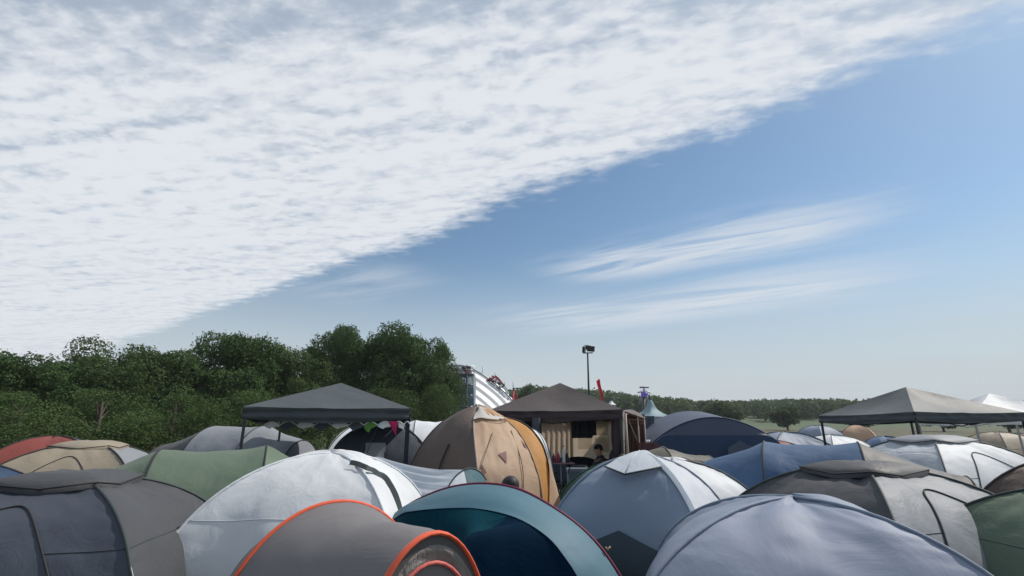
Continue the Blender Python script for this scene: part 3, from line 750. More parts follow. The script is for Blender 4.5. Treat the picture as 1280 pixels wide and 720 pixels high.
# ------------------------------------------------------------------ tents
def sample(mb, nu, nv, t, w, cen, off):
    """point on a lofted panel at (t, w), lifted by off"""
    a = min(max(t, 0), 1) * (nu - 1); b = min(max(w, 0), 1) * (nv - 1); i = min(int(a), nu - 2); j = min(int(b), nv - 2); a -= i; b -= j
    q = lambda jj, ii: Vector(mb.v[jj * nu + ii])
    p = (q(j, i) * (1 - a) + q(j, i + 1) * a) * (1 - b) + (q(j + 1, i) * (1 - a) + q(j + 1, i + 1) * a) * b
    return p + (p - cen).normalized() * off
def arcpts(ap, base, a=1.0, b=1.0, n=9, lean=0.0):
    """pole arc from apex to ground corner"""
    out = []
    for i in range(n):
        t = i / (n - 1) * PI / 2
        h = math.sin(t) ** a; z = math.cos(t) ** b
        out.append(Vector((ap.x + (base.x - ap.x) * h, ap.y + (base.y - ap.y) * h, base.z + (ap.z - base.z) * z)))
    return out
def dome(loc, rz, sx, sy, h, cols, sleeve, label, n=4, vent=None, door=None, group=None, win=None, apex=(0, 0), a=1.0, b=.85, guys=True, rot0=PI / 4, corners=None, name='dome_tent', bulge=.0, doorframe=None, seams=True):
    """crossed-pole tent. cols: one fabric per panel; vent: fabric of the cap; door: panel index"""
    x0, y0 = loc[:2]; t = thing(name, label, 'tent', (x0, y0, 0), group)
    ap = Vector((x0 + apex[0], y0 + apex[1], h)); m = Matrix.Rotation(rz, 2)
    cs = corners or [(sx / 2 * (1 if math.cos(rot0 + 2 * PI * i / n) > 0 else -1), sy / 2 * (1 if math.sin(rot0 + 2 * PI * i / n) > 0 else -1)) for i in range(n)] if n == 4 or corners else \
        [(sx / 2 * math.cos(rot0 + 2 * PI * i / n), sy / 2 * math.sin(rot0 + 2 * PI * i / n)) for i in range(n)]
    n = len(cs); C_ = []
    for c in cs:
        q = m @ Vector(c); C_.append(Vector((x0 + q.x, y0 + q.y, 0)))
    arcs = [arcpts(ap, c, a, b) for c in C_]; SEAMS = []; grids = []
    cen = Vector((x0, y0, .2 * h)); panels = []
    for i in range(n):
        A, B = arcs[i], arcs[(i + 1) % n]
        pm = MB().loft(A, B, 64, 36, -.045 + bulge, cen, .026, i + x0, (2.5, 2.5)); grids.append(pm); p = pm.build('panel', cols[i % len(cols)], t); panels.append(p)
        MB().tube([q + (q - cen).normalized() * .006 for q in cat(A, 22)], .014, 6).build('pole_sleeve', sleeve, t)
        SEAMS.append((i, p))
        hem = [C_[i].lerp(C_[(i + 1) % n], k / 6) + (cen - C_[i].lerp(C_[(i + 1) % n], k / 6)).normalized() * .03 * math.sin(PI * k / 6) for k in range(7)]
    def S(i, tt, w, off=.012): return sample(grids[i], 64, 36, tt, w, cen, off)
    for i, p in (SEAMS if seams else []):
        MB().tube([S(i, .62, w / 30, .002) for w in range(31)], .004, 5).build('seam', sleeve, p)
    if door is not None:
        dm = doorframe or cols[(door) % len(cols)]
        rows = []
        for j in range(34):
            q = j / 33; top = 1 - math.sin(PI * (.08 + .84 * q)) * .62
            rows.append([S(door, top + (.985 - top) * k / 24, .18 + .64 * q, .010) for k in range(25)])
        MB().grid(rows).build('door', dm, panels[door])
        MB().tube([r[0] + (r[0] - cen).normalized() * .006 for r in rows], .008, 5).build('zip', M_cord, panels[door])
    if win is not None:
        i, t0, t1, w0, w1, wm = win
        MB().grid([[S(i, t0 + (t1 - t0) * k / 6, w0 + (w1 - w0) * j / 6, .014) for k in range(7)] for j in range(7)]).build('window', wm, panels[i])
    if vent:
        for i in range(n):
            pass
        rim = []
        for i in range(n):
            A = cat(arcs[i], 26); k = 6
            rim.append(A[k] + (A[k] - cen).normalized() * .045)
            B = cat(arcs[(i + 1) % n], 26); md = (A[k] + B[k]) / 2; rim.append(md + (md - cen).normalized() * .02 + Vector((0, 0, -.03)))
        top = ap + Vector((0, 0, .045)); rows = []
        for s in (0, .25, .5, .75, 1.0):
            rows.append([top.lerp(r, s) + Vector((0, 0, .05 * math.sin(PI * s) * .8)) for r in rim])
        rows.append([r + (r - cen).normalized() * -.004 - Vector((0, 0, .045)) for r in rim])
        MB().grid(rows, close=True).build('vent_cap', vent, t)
        MB().tube(rim + [rim[0]], .008, 5).build('cap_trim', M_cord, t)
    if guys:
        g = []
        for i in range(n):
            A = cat(arcs[i], 26); p = A[15]; d = Vector((C_[i].x - x0, C_[i].y - y0, 0)).normalized(); e = C_[i] + d * .55
            l = MB().tube([p, e + Vector((0, 0, .03))], .003, 4).build('guy_line', M_cordw, t)
            MB().tube([e + Vector((0, 0, .06)) + d * .03, e - Vector((0, 0, .1))], .005, 5).build('peg', M_steel, l)
    return t, arcs, S, panels, cen
def tunnel(loc, rz, hoops, mats, sleeve, label, ends=(None, None), name='tunnel_tent', group=None, win=None, guys=True, sag=.05):
    """hoops: list of (offset along axis, width, height); mats one per bay"""
    x0, y0 = loc; t = thing(name, label, 'tent', (x0, y0, 0), group); m = Matrix.Rotation(rz, 3, 'Z')
    def H(s, w, h, n=15, sc=1.0):
        return [Vector((x0, y0, 0)) + m @ Vector((s, -w / 2 * math.cos(PI * i / (n - 1)), h * math.sin(PI * i / (n - 1)) ** .8)) for i in range(n)]
    hs = [H(*q) for q in hoops]
    for i in range(len(hs) - 1):
        s0, s1 = hoops[i][0], hoops[i + 1][0]; cen = Vector((x0, y0, 0)) + m @ Vector(((s0 + s1) / 2, 0, .3))
        p = MB().loft(hs[i], hs[i + 1], 90, 26, -sag, cen, .024, i + x0, (5, 2)).build('panel', mats[i % len(mats)], t)
        if win and win[0] == i:
            _, a0, a1, w0, w1, wm = win; A = cat(hs[i], 40); B = cat(hs[i + 1], 40); rows = []
            for w_ in range(7):
                ww = w0 + (w1 - w0) * w_ / 6
                rows.append([(lambda q: q + (q - cen).normalized() * (-sag * 4 * ww * (1 - ww) + .012))(A[k].lerp(B[k], ww)) for k in range(int(a0 * 39), int(a1 * 39) + 1)])
            MB().grid(rows).build('window', wm, p)
    for i, h in enumerate(hs):
        MB().tube(cat(h, 40), .013, 6).build('pole_sleeve', sleeve, t)
    for e, idx, sg in ((ends[0], 0, -1), (ends[1], -1, 1)):
        if not e: continue
        hh = hs[idx]; w, h = hoops[idx][1], hoops[idx][2]; s = hoops[idx][0]
        rows = [cat(hh, 30)]
        for k in range(1, 7):
            q = 1 - k / 6; c0 = Vector((x0, y0, 0)) + m @ Vector((s, 0, 0)); out = m @ Vector((sg * e[1], 0, 0))
            rows.append([c0 + (p - c0) * q + out * math.sin(PI / 2 * (k / 6)) * (1 if k else 0) - Vector((0, 0, 0)) for p in rows[0]])
        ep = MB().grid(rows).build('end_panel', e[0], t)
    if guys:
        for i, h in enumerate(hs):
            for sdd, k in ((-1, 3), (1, len(h) - 4)):
                p = h[k]; d = (m @ Vector((0, sdd, 0))); base = Vector((x0, y0, 0)) + m @ Vector((hoops[i][0], 0, 0)) + d * (hoops[i][1] / 2 + .5)
                # outwards: h[3] lies on the -width side
                l = MB().tube([p, base + Vector((0, 0, .03))], .003, 4).build('guy_line', M_cordw, t)
                MB().tube([base + Vector((0, 0, .06)), base - Vector((0, 0, .1))], .005, 5).build('peg', M_steel, l)
    return t

# --- 1 grey pop-up tent with coral trim
def grey_tent():
    a0 = Vector((-1.36, 4.25, 0)); a1 = Vector((GX(536, 3.25, 1.12), 3.25, 0)); ax = (a1 - a0).normalized(); sd_ = Vector((-ax.y, ax.x, 0))
    if sd_.x < 0: sd_ = -sd_       # points right and away
    t = thing('popup_tent', 'grey pop-up tent with coral orange trim around its two arches, nearest on the left', 'tent', (a0 + a1) / 2)
    def hoop(c, w, h, lean=0.0, e=.9, sc=1.0, z0=0.0):
        return [c + sd_ * (-w * math.cos(PI * i / 16)) * sc + Vector((0, 0, z0 + h * math.sin(PI * i / 16) ** e * sc)) + ax * lean * math.sin(PI * i / 16) for i in range(17)]
    h1 = hoop(a0, .84, 1.165, -.06, .85); h2 = hoop(a1, .50, 1.13, .05, .95)
    h0 = hoop(a0 - ax * 1.2, .45, .55)
    cen = (a0 + a1) / 2 + Vector((0, 0, .3))
    MB().loft(h1, h2, 46, 24, -.028, cen, .02, 2, (4, 2)).build('body', F_grey, t)
    MB().loft(h0, h1, 46, 16, .06, a0 + Vector((0, 0, .2)), .015, 3, (4, 2)).build('rear_body', F_grey, t)
    MB().poly(h0).build('rear_panel', F_grey, t)
    def ring(c, w, h, lean, e, r, nm, n=40, flat=.022, parent=t, mat=F_coral, sc=1):
        P = cat(hoop(c, w, h, lean, e, sc), n); rows = []
        for i, p in enumerate(P):
            q = (p - (c + Vector((0, 0, .35)))).normalized()
            rows.append([p + q * r * math.cos(2 * PI * k / 8) + ax * flat * math.sin(2 * PI * k / 8) for k in range(8)])
        return MB().grid(rows, close=True).build(nm, mat, parent)
    ring(a0, .84, 1.165, -.06, .85, .016, 'arch_trim'); ring(a1, .50, 1.13, .05, .95, .014, 'arch_trim', flat=.030)
    # front face: dark band, mesh, inner door with its own trim
    def scaled(k, push, zs=0): return [a1 + (p - a1) * k + ax * push - Vector((0, 0, zs)) for p in h2]
    MB().loft(h2, scaled(.945, .010), 46, 6, 0, cen, 0).build('front_band', F_greydk, t)
    MB().loft(scaled(.945, .010), scaled(.86, -.005, .0), 46, 8, .01, cen, .015, 5, (12, 2)).build('mesh_panel', F_mesh, t)
    d = MB().grid([scaled(.86, -.005, .0), scaled(.5, .03, .02), scaled(.25, .05, .02), scaled(.0, .05, 0)]).build('door', F_grey, t)
    P = cat(scaled(.86, -.005, .0), 40); MB().tube([p + ax * .01 for p in P], .012, 8).build('door_trim', fabric('rose_piping', (.62, .14, .12), .1), d)
    MB().tube([a1 + ax * .06 + Vector((0, 0, .86)) - sd_ * .08, a1 + ax * .10 + Vector((0, 0, .62)) + sd_ * .01], .011, 6).build('zip_pull', M_cord, d)
grey_tent()

# --- 2 teal pop-up tent
def teal_tent():
    rim = [W(400, 745, 6.0), W(476, 664, 5.75), W(497, 643, 5.65), W(520, 626.5, 5.55), W(560, 610.5, 5.42), W(605, 605, 5.3), W(650, 612.5, 5.2), W(700, 640, 5.08), W(742, 675, 4.98), W(776, 722, 4.9), W(802, 775, 4.85)]
    inn = [W(398, 752, 5.5), W(477, 666, 5.45), W(499, 645, 5.30), W(518, 639.5, 5.15), W(560, 636, 4.98), W(600, 637, 4.85), W(645, 648, 4.72), W(683, 671, 4.62), W(706, 698, 4.56), W(724, 728, 4.52), W(745, 790, 4.5)]
    for P in (rim, inn):
        for p in P: p.z = max(p.z, 0.0)
    t = thing('popup_tent', 'large teal pop-up tent with thin crimson rim and dark navy front, centre foreground', 'tent', (-.3, 5.2, 0))
    cen = Vector((-.3, 5.6, .1))
    MB().loft(rim, inn, 60, 16, .03, cen, .008, 1, (5, 2)).build('canopy_band', F_teal, t)
    P = cat(rim, 70); MB().tube(P, .018, 8).build('rim_piping', F_crimson, t)
    MB().tube(cat(inn, 60), .007, 6).build('seam', F_navy, t)
    # front panels: two facets meeting at a diagonal fold, its shading painted as a lighter left facet
    A = cat(inn, 60); k = min(range(60), key=lambda i: abs(A[i].x / A[i].y * 648 + 640 - 640))
    fold_top = A[k]; fold_bot = W(578, 683, 4.40); foot = Vector((fold_bot.x - .15, 4.2, 0))
    lb = [Vector((A[0].x, A[0].y - .25, 0)), Vector((-1.5, 4.6, 0)), Vector((-1.0, 4.35, 0)), foot]
    fold = [fold_top, W(612, 662, 4.62), fold_bot, foot]
    fold_curve_l = cat(lb + [fold_bot, W(612, 662, 4.62), fold_top], 60)
    rbp = [fold_top, W(612, 662, 4.62), fold_bot, foot]
    MB().loft(A[:k + 1], fold_curve_l, 40, 16, .0, cen, .006, 3).build('front_panel', F_navy_foldtone, t)
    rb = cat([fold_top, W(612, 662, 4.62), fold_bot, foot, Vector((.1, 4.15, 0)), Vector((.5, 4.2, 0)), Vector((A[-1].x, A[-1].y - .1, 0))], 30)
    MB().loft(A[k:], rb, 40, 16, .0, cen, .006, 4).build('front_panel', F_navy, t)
    wv = [W(655, 700, 4.36), W(700, 700, 4.45)]
    # rear
    Pb = cat([Vector((p.x * .8 - .1, 6.9 - abs(p.x + .3) * .25, 0)) for p in rim], 60)
    MB().loft(P, Pb, 60, 16, .12, cen, .012, 6).build('rear_panel', F_teal, t)
    # small cord loop and toggle at right of rim
    MB().tube([W(757, 684, 4.93), W(760, 687, 4.93), W(763, 683, 4.93)], .008, 6).build('toggle', fabric('tan_toggle', (.5, .33, .2), 0), t)
    MB().tube([W(676, 633, 5.05), W(690, 642, 5.03), W(694, 647, 5.02)], .005, 5).build('pole_tab', F_navy, t)
teal_tent()

# --- 3 tan and brown dome
def tan_tent():
    ap = W(597, 513.5, 8.9)
    t = thing('dome_tent', 'large dome tent, dark brown left, tan front and orange strip on the right', 'tent', (ap.x, 8.9, 0))
    cen = Vector((ap.x + .2, 9.0, .3))
    Fc = [ap, W(592.5, 525, 8.35), W(593, 545, 7.9), W(596, 575, 7.55), W(599, 610, 7.4), Vector((GX(603, 7.3), 7.3, 0))]
    Lc = [ap, W(575, 517, 9.0), W(553, 528, 9.05), W(534, 547, 9.1), W(519, 571, 9.15), W(508, 600, 9.2), Vector((GX(500, 9.25), 9.25, 0))]
    Rc = [ap + Vector((.05, 0, 0)), W(617, 517, 8.85), W(640, 532, 8.6), W(656, 553, 8.4), W(668, 580, 8.25), W(676, 612, 8.15), Vector((GX(684, 8.1), 8.1, 0))]
    # orange strip outer edge
    Oc = [W(632, 523, 9.3), W(648, 527, 9.25), W(664, 538, 9.1), W(678, 558, 8.95), W(685, 585, 8.85), W(686, 620, 8.75), Vector((GX(688, 8.7), 8.7, 0))]
    Oi = [W(630, 523.5, 9.2), W(640, 532, 9.0), W(652, 547, 8.8), W(664, 570, 8.6), W(672, 598, 8.45), W(678, 630, 8.35), Vector((GX(684, 8.3), 8.3, 0))]
    br = MB().loft(Fc, Lc, 40, 30, .10, cen, .012, 1, (3, 4)).build('brown_panel', F_brown, t)
    tm = MB().loft(Fc, Rc, 80, 50, .07, cen, .013, 2, (3, 4)); tn = tm.build('tan_panel', F_tan, t)
    MB().loft(Oi, Oc, 34, 12, .03, cen, .012, 3, (4, 2)).build('orange_strip', F_orange, t)
    Bk = [ap, Vector((ap.x + .3, 9.9, 1.7)), Vector((ap.x + .5, 10.4, 1.0)), Vector((ap.x + .6, 10.6, 0))]
    MB().loft(Lc, Bk, 34, 20, .12, cen, .012, 4).build('rear_panel', F_brown, t)
    MB().loft(Rc, Bk, 34, 20, .12, cen, .012, 5).build('rear_panel', F_tan, t)
    MB().tube(cat([p + (p - cen).normalized() * .012 for p in Oc], 40), .018, 8).build('pole_sleeve', M_cord, t)
    MB().tube(cat([p + (p - cen).normalized() * .01 for p in Rc], 40), .013, 8).build('pole_sleeve', fabric('tan_sleeve', (.40, .27, .17), .1), t)
    MB().tube(cat([p + (p - cen).normalized() * .006 for p in Fc], 40), .013, 8).build('pole_sleeve', fabric('pale_tan_sleeve', (.38, .30, .26), .1), t)
    MB().tube(cat([p + (p - cen).normalized() * .006 for p in Lc], 40), .012, 8).build('pole_sleeve', F_brown, t)
    # tan flap to the right of the black edge
    V0 = [W(687, 572, 8.9), W(691, 590, 8.85), W(697, 612, 8.8), W(704, 640, 8.7), Vector((GX(712, 8.6), 8.6, 0))]
    V1 = [W(686, 572, 8.82), W(687, 590, 8.7), W(687, 612, 8.6), W(687, 640, 8.5), Vector((GX(688, 8.5), 8.5, 0))]
    MB().loft(V1, V0, 20, 8, .0, cen, .01, 7).build('side_flap', F_tan, t)
    # cap at the top
    A = cat(Fc, 60); B = cat(Rc, 60); cap = []
    def surf(w, k, off): 
        return sample(tm, 80, 50, k / 59, w, cen, off)
    rows = []
    for j in range(14):
        w = j / 13; kend = int(13 + 3 * math.sin(PI * w) - 1 * w)
        rows.append([surf(w, max(0, round(kend * q / 8)), .02 + .02 * q / 8) for q in range(9)])
    c_ = MB().grid(rows).build('vent_cap', F_silver, t)
    st = MB()  # bands of orange light and shadow on the cap, painted as orange strips
    for (a, b) in ((.55, .63), (.70, .76), (.82, .87), (.42, .46)):
        st.grid([[surf(a, 5, .035), surf(a + .02, 8, .045), surf(a + .04, 12, .055)], [surf(b, 5, .035), surf(b + .02, 8, .045), surf(b + .04, 12, .055)]])
    st.build('cap_light_stripe', F_orange, c_)
    MB().tube([surf(0, 13, .03), surf(.2, 14, .035), surf(.5, 16, .04), surf(.8, 15, .04), surf(1, 12, .03)], .010, 6, 20).build('cap_edge', fabric('brown_edge', (.16, .10, .07), 0), c_)
    # vent strut on brown side
    def sb(px, py, Y): return W(px, py, Y)
    L0 = cat(Lc, 60); F0 = cat(Fc, 60)
    def sB(w, k, off):
        p = F0[k].lerp(L0[k], w); e = 4 * w * (1 - w); return p + (p - cen).normalized() * (.10 * e + off)
    MB().tube([sB(.38, 28, .02), sB(.44, 36, .03), sB(.50, 46, .02)], .014, 6, 10).build('guy_tape', M_cord, br)
    MB().tube([sB(.92, 38, .03), sB(1.0, 43, .05)], .010, 6).build('guy_tape', M_cord, br)
    # seams, triangle patches and lines on tan side
    MB().tube([surf(.03, 35, .02), surf(.16, 30, .03), surf(.36, 22, .02)], .005, 5, 12).build('guy_line', fabric('brown_cord', (.14, .10, .07), 0), tn)
    MB().tube([surf(.78, 20, .015), surf(.70, 34, .03), surf(.62, 46, .02)], .007, 5, 12).build('guy_line', MC['brown_cord'], tn)
    patch = fabric('rust_patch', (.13, .045, .035), 0)
    def tri(a, b, c): MB().grid([[a, a.lerp(b, .5), b], [a.lerp(c, .5), a.lerp(c, .5).lerp(b.lerp(c, .5), .5), b.lerp(c, .5)], [c, c, c]]).build('patch', patch, tn)
    tri(surf(.36, 30.5, .016), surf(.50, 29.5, .016), surf(.46, 33.5, .016))
    tri(surf(.07, 33, .016), surf(.05, 36.5, .016), surf(.13, 36, .016))
    tri(surf(.92, 23, .016), surf(.97, 27, .016), surf(.91, 26, .016))
    tri(surf(.50, 40, .016), surf(.54, 39.5, .016), surf(.51, 42, .016))
tan_tent()

# --- 4 blue grey dome with white cap (right), real crossed pole tent
bx, by = 1.52, 6.25
t4, arcs4, S4, P4, cen4 = dome((bx, by), 0, 0, 0, 1.43, [F_bluegrey, fabric('pale_side', (.60, .64, .70), .25), F_bluegrey2, F_bluegrey], F_bluegrey,
    'blue grey dome tent with a white vent cap and dark diamond window, right foreground', vent=None, corners=[(-1.25, -.25), (.30, -1.30), (1.25, .30), (-.30, 1.30)], a=1.05, b=.92, bulge=.065, seams=False)
def blue_extra():
    c = cen4
    capw = fabric('white_cap', (.60, .66, .72), .3)
    k = 6
    pts = [W(756, 583, 5.95), W(781, 593, 5.72), W(827, 583.5, 5.72), W(829, 577, 6.0), W(815, 568, 6.5), W(780, 574, 6.4)]
    top = Vector((bx, by, 1.475)); rows = []
    for s in (0, .3, .6, 1.0):
        rows.append([top.lerp(p, s) + Vector((0, 0, .035 * math.sin(PI * s))) for p in pts])
    cp = MB().grid(rows, close=True).build('vent_cap', capw, t4)
    MB().tube([pts[0], pts[1], pts[2]], .011, 6).build('cap_trim', F_dstrip, cp)
    MB().tube([top + Vector((0, 0, .01)), top.lerp(pts[1], .5) + Vector((0, 0, .04)), pts[1]], .008, 6).build('cap_seam', capw, cp)
    # dark diamond window on the near panel
    rows = []
    wm = fabric('dark_window_mesh', (.045, .060, .075), .05)
    pp = [(.76, .22), (.655, .50), (.76, .86), (.93, .60)]
    n = 9
    for i in range(n):
        s = i / (n - 1); a = tuple(pp[0][q] + (pp[1][q] - pp[0][q]) * s for q in (0, 1)); b = tuple(pp[3][q] + (pp[2][q] - pp[3][q]) * s for q in (0, 1))
        rows.append([S4(0, a[0] + (b[0] - a[0]) * j / (n - 1), a[1] + (b[1] - a[1]) * j / (n - 1), .018) for j in range(n)])
    MB().grid(rows).build('window', wm, P4[0])
    # white strip along the front pole
    A = cat(arcs4[1], 40); MB().ribbon([p + (p - cen4).normalized() * .03 for p in A], .05, (-.5, -1, .6), 40).build('pole_strip', F_white, t4)
blue_extra()
# --- 5 plain blue grey dome nearest on the right
dome((2.22, 4.25), .0, 0, 0, 1.20, [F_bluegrey2, F_bluegrey, F_bluegrey2, F_bluegrey], F_bluegrey, 'plain slate blue dome tent nearest the viewer on the right', corners=[(-1.62, -.75), (.9, -1.2), (1.25, .6), (-.9, 1.2)], bulge=.05, seams=False)

# --- 6 white tent on the left with dark wavy tape
t6, arcs6, S6, P6, cen6 = dome((-2.14, 6.2), 0, 0, 0, 1.46, [F_white], fabric('white_sleeve', (.62, .66, .70), .1), 'bright white dome tent with a dark wavy tape down its side, left foreground',
    corners=[(-1.2, -1.15), (1.12, -1.15), (1.15, 1.1), (-1.2, 1.1)], bulge=.07, a=1.0, b=.9, guys=True)
pts = []
for i in range(15):
    q = i / 14; px, py = [(437, 580), (441, 580.5), (447, 582), (453, 584.5), (459, 587), (465, 589.5), (471, 593), (477, 596), (482, 600.5), (485.5, 606), (489, 612), (492.5, 619), (495, 626), (497, 633), (499, 642)][i]
    # hit the tent surface: march outward
    best = None
    for s in range(200):
        Y = 4.9 + s * .01; p = W(px, py, Y)
        # inside if below surface height: test against superelliptic dome
        dx_ = abs(p.x + 2.14) / 1.16; dy_ = abs(p.y - 6.2) / 1.14; r = max(dx_, dy_)
        z = 1.50 * max(0, 1 - r * r) ** .45
        if p.z < z: best = p; break
    best = best or W(px, py, 5.4)
    pts.append(best + (best - cen6).normalized() * .02)
MB().ribbon(pts, .06, (.4, -1, .6), 60).build('wavy_tape', F_dstrip, t6)

# --- 7 pale grey tunnel with sagging folds and teal end
def pale_tunnel():
    t = thing('tunnel_tent', 'low pale grey tent with sagging folds and a round teal and white end', 'tent', (-1.2, 7.5, 0))
    cen = Vector((-1.2, 7.7, .2))
    top = [W(452, 580, 7.75), W(463, 573, 7.7), W(473, 571, 7.6), W(490, 576, 7.5), W(515, 582, 7.4), W(545, 586.5, 7.3), W(568, 587, 7.25), W(588, 587, 7.2)]
    bot = [Vector((GX(452, 7.2), 7.2, 0)), Vector((GX(480, 7.0), 6.9, 0)), Vector((GX(520, 6.8), 6.75, 0)), Vector((GX(548, 6.7, .3), 6.7, 0.0))]
    A = cat(top, 50); B = cat(bot, 50); rows = []
    for k in range(140):
        s = k / 139; row = []
        for j in range(50):
            q = j / 49; p = A[j].lerp(B[j], s); p.y -= .28 * math.sin(PI * s) * .5
            fold = (.028 * abs(math.sin(s * 34 + 1.5 * math.sin(q * 3))) + .015 * math.sin(s * 83 + q * 4 + 2 * math.sin(q * 5))) * math.sin(PI * min(1, q * 1.05)) * math.exp(-s * .8)
            p.y -= fold; p.z -= .06 * math.sin(PI * q) * s * (1 - s) * 4
            row.append(p)
        rows.append(row)
    MB().grid(rows).build('side_panel', fabric('pale_grey_fly', (.66, .71, .77), .25, bump=.3), t)
    bk = [Vector((p.x * .95, 8.6, 0)) for p in bot]
    MB().loft(top, bk, 40, 12, .08, cen, .01).build('rear_panel', F_white, t)
    # end hoop
    hp = [Vector((GX(545, 6.72, 0), 6.72, 0)), W(549, 640, 6.8), W(557, 615, 6.9), W(568, 597, 7.0), W(580, 587.5, 7.1), W(590, 585.5, 7.2), W(600, 590, 7.35), W(608, 601, 7.5), W(613, 620, 7.6), Vector((GX(616, 7.7), 7.7, 0))]
    H_ = cat(hp, 60); mid = Vector((GX(582, 7.15, .6), 7.12, .62))
    MB().tube(H_, .011, 6).build('hoop', F_dstrip, t)
    out = Vector((.10, -.16, 0))
    def dsk(i0, i1, mat, nm, f0=0.0):
        rows = []
        for k in range(6):
            s = k / 5; rows.append([H_[i].lerp(mid, s) + out * math.sin(PI / 2 * s) for i in range(i0, i1 + 1)])
        MB().grid(rows).build(nm, mat, t)
    dsk(0, 27, F_white, 'end_panel'); dsk(27, 38, fabric('teal_end', (.07, .15, .18), .15), 'end_panel'); dsk(38, 59, F_white, 'end_panel')
    MB().tube([W(492, 590, 7.2), W(500, 596, 7.12), W(508, 602, 7.08)], .010, 6).build('pole_tip', M_cord, t)
pale_tunnel()

# --- 8 dark slate tent beneath the slate gazebo
t8, arcs8, S8, P8, cen8 = dome((GX(478, 12.2, 1.8), 12.2), .25, 2.5, 2.2, 1.87, [F_dslate], F_dslate, 'dark slate dome tent with a pale window under the slate gazebo', win=None, bulge=.08, a=.85, guys=False)
MB().grid([[W(457 + 25.0 * j / 8 + (1.5 if k > 4 else 0) * (1 - j / 8) - (2 if k > 3 else 0), 553.5 + 26 * k / 8, 11.02 - .02 * k) + Vector((0, .01 * math.sin(j), 0)) for j in range(9)] for k in range(9)]).build('window', fabric('grey_window', (.34, .34, .37), .3), t8)
MB().tube([W(472, 534, 11.15), W(463, 553, 11.0), W(459, 566, 10.95)], .010, 6, 10).build('pole_sleeve', fabric('mid_slate', (.10, .11, .14), 0), t8)
# --- 9 white tunnel tents behind
tunnel((GX(545, 15), 15.2), R(8), [(-1.9, 2.4, 1.75), (-.7, 2.7, 2.03), (.5, 2.7, 2.05), (1.7, 2.2, 1.7)], [F_white], F_dstrip, 'white tunnel tent with dark seams behind the brown side of the large dome', ends=((F_white, .3), (F_white, .3)), guys=False)
dome((GX(458, 15.5), 15.6), .3, 2.8, 2.6, 2.0, [F_white], F_dstrip, 'white dome tent seen behind the bunting under the slate gazebo', bulge=.08, guys=False)
# white sheet between orange strip and gazebo
tunnel((GX(664.5, 9.9), 10.25), R(80), [(-.7, .75, 1.52), (.2, .85, 1.76), (.9, .8, 1.7)], [F_white], F_dslate, 'narrow white tent peeking out beside the orange strip and gazebo post', ends=((F_white, .15), (F_white, .15)), guys=False)
# --- 10 green dome behind the blue grey one
dome((GX(792, 8.3), 8.3), .3, 1.9, 1.9, 1.25, [F_green], fabric('green_sleeve', (.03, .11, .09), .1), 'dark green dome tent behind the white vent cap', bulge=.08, guys=False)
# --- 11 olive tents
tunnel((GX(836, 10.2), 10.2), R(5), [(-.8, 1.6, 1.28), (0, 1.7, 1.42), (.9, 1.5, 1.25)], [F_olive], fabric('olive_sleeve', (.20, .19, .16), .1), 'low olive grey tunnel tent right of the green dome', ends=((F_olive, .3), (F_olive, .3)), guys=False)
dome((GX(862, 9.3), 9.35), .6, 2.0, 1.9, 1.22, [F_olive, F_grey], F_greydk, 'small grey and olive dome tent just right of the olive tunnel', bulge=.07, guys=False)
dome((GX(846, 7.9, 1.2), 8.1), .4, 1.9, 1.9, 1.28, [F_white], F_dstrip, 'small white dome tent behind the right shoulder of the blue grey dome', bulge=.07, guys=False)

# --- 12 large steel blue family tent
def blue_family():
    x0, x1 = GX(822, 13.0), GX(985, 13.0); Y = 13.0
    t = thing('family_tent', 'large steel blue family tent with dark navy lower wall', 'tent', ((x0 + x1) / 2, 14, 0))
    n = 30; fr = []; w = x1 - x0
    def prof(q): return 1.27 + .78 * math.sin(PI * (q * .92 + .04)) ** .75
    top = [Vector((x0 + w * i / n, Y, prof(i / n))) for i in range(n + 1)]; ridge_ = [p + Vector((0, 1.6, .22)) for p in top]; back = [p + Vector((0, 3.2, 0)) for p in top]
    MB().loft(top[::3], ridge_[::3], 40, 8, 0, None).build('roof', F_bslate, t); MB().loft(ridge_[::3], back[::3], 40, 8, 0, None).build('roof', F_bslate, t)
    mid = [Vector((p.x, Y - .06, min(p.z - .02, 1.62))) for p in top]; low = [Vector((p.x, Y - .25, 0)) for p in top]
    MB().grid([top, [Vector((a.x, Y - .03, (a.z + b.z) / 2)) for a, b in zip(top, mid)], mid]).build('upper_wall', F_bslate, t)
    MB().grid([mid, [a.lerp(b, .5) + Vector((0, -.03, 0)) for a, b in zip(mid, low)], low]).build('lower_wall', F_bnavy, t)
    MB().grid([[Vector((p.x, p.y, p.z)) for p in back], [Vector((p.x, p.y + .2, 0)) for p in back]]).build('rear_wall', F_bnavy, t)
    for s in (0, -1):
        MB().grid([[top[s], ridge_[s], back[s]], [Vector((top[s].x, Y - .25, 0)), Vector((top[s].x, Y + 1.6, 0)), Vector((top[s].x, Y + 3.4, 0))]]).build('end_wall', F_bslate, t)
    MB().tube(top, .02, 6).build('pole_sleeve', F_bnavy, t)
    dr = MB().grid([[Vector((x0 + w * (.55 + .2 * j / 8), Y - .30 + .05 * (1 - k / 8), .05 + 1.45 * (k / 8) * (1 - .12 * abs(j - 4) / 4)))
        for j in range(9)] for k in range(9)]).build('door', F_bslate, t)
blue_family()

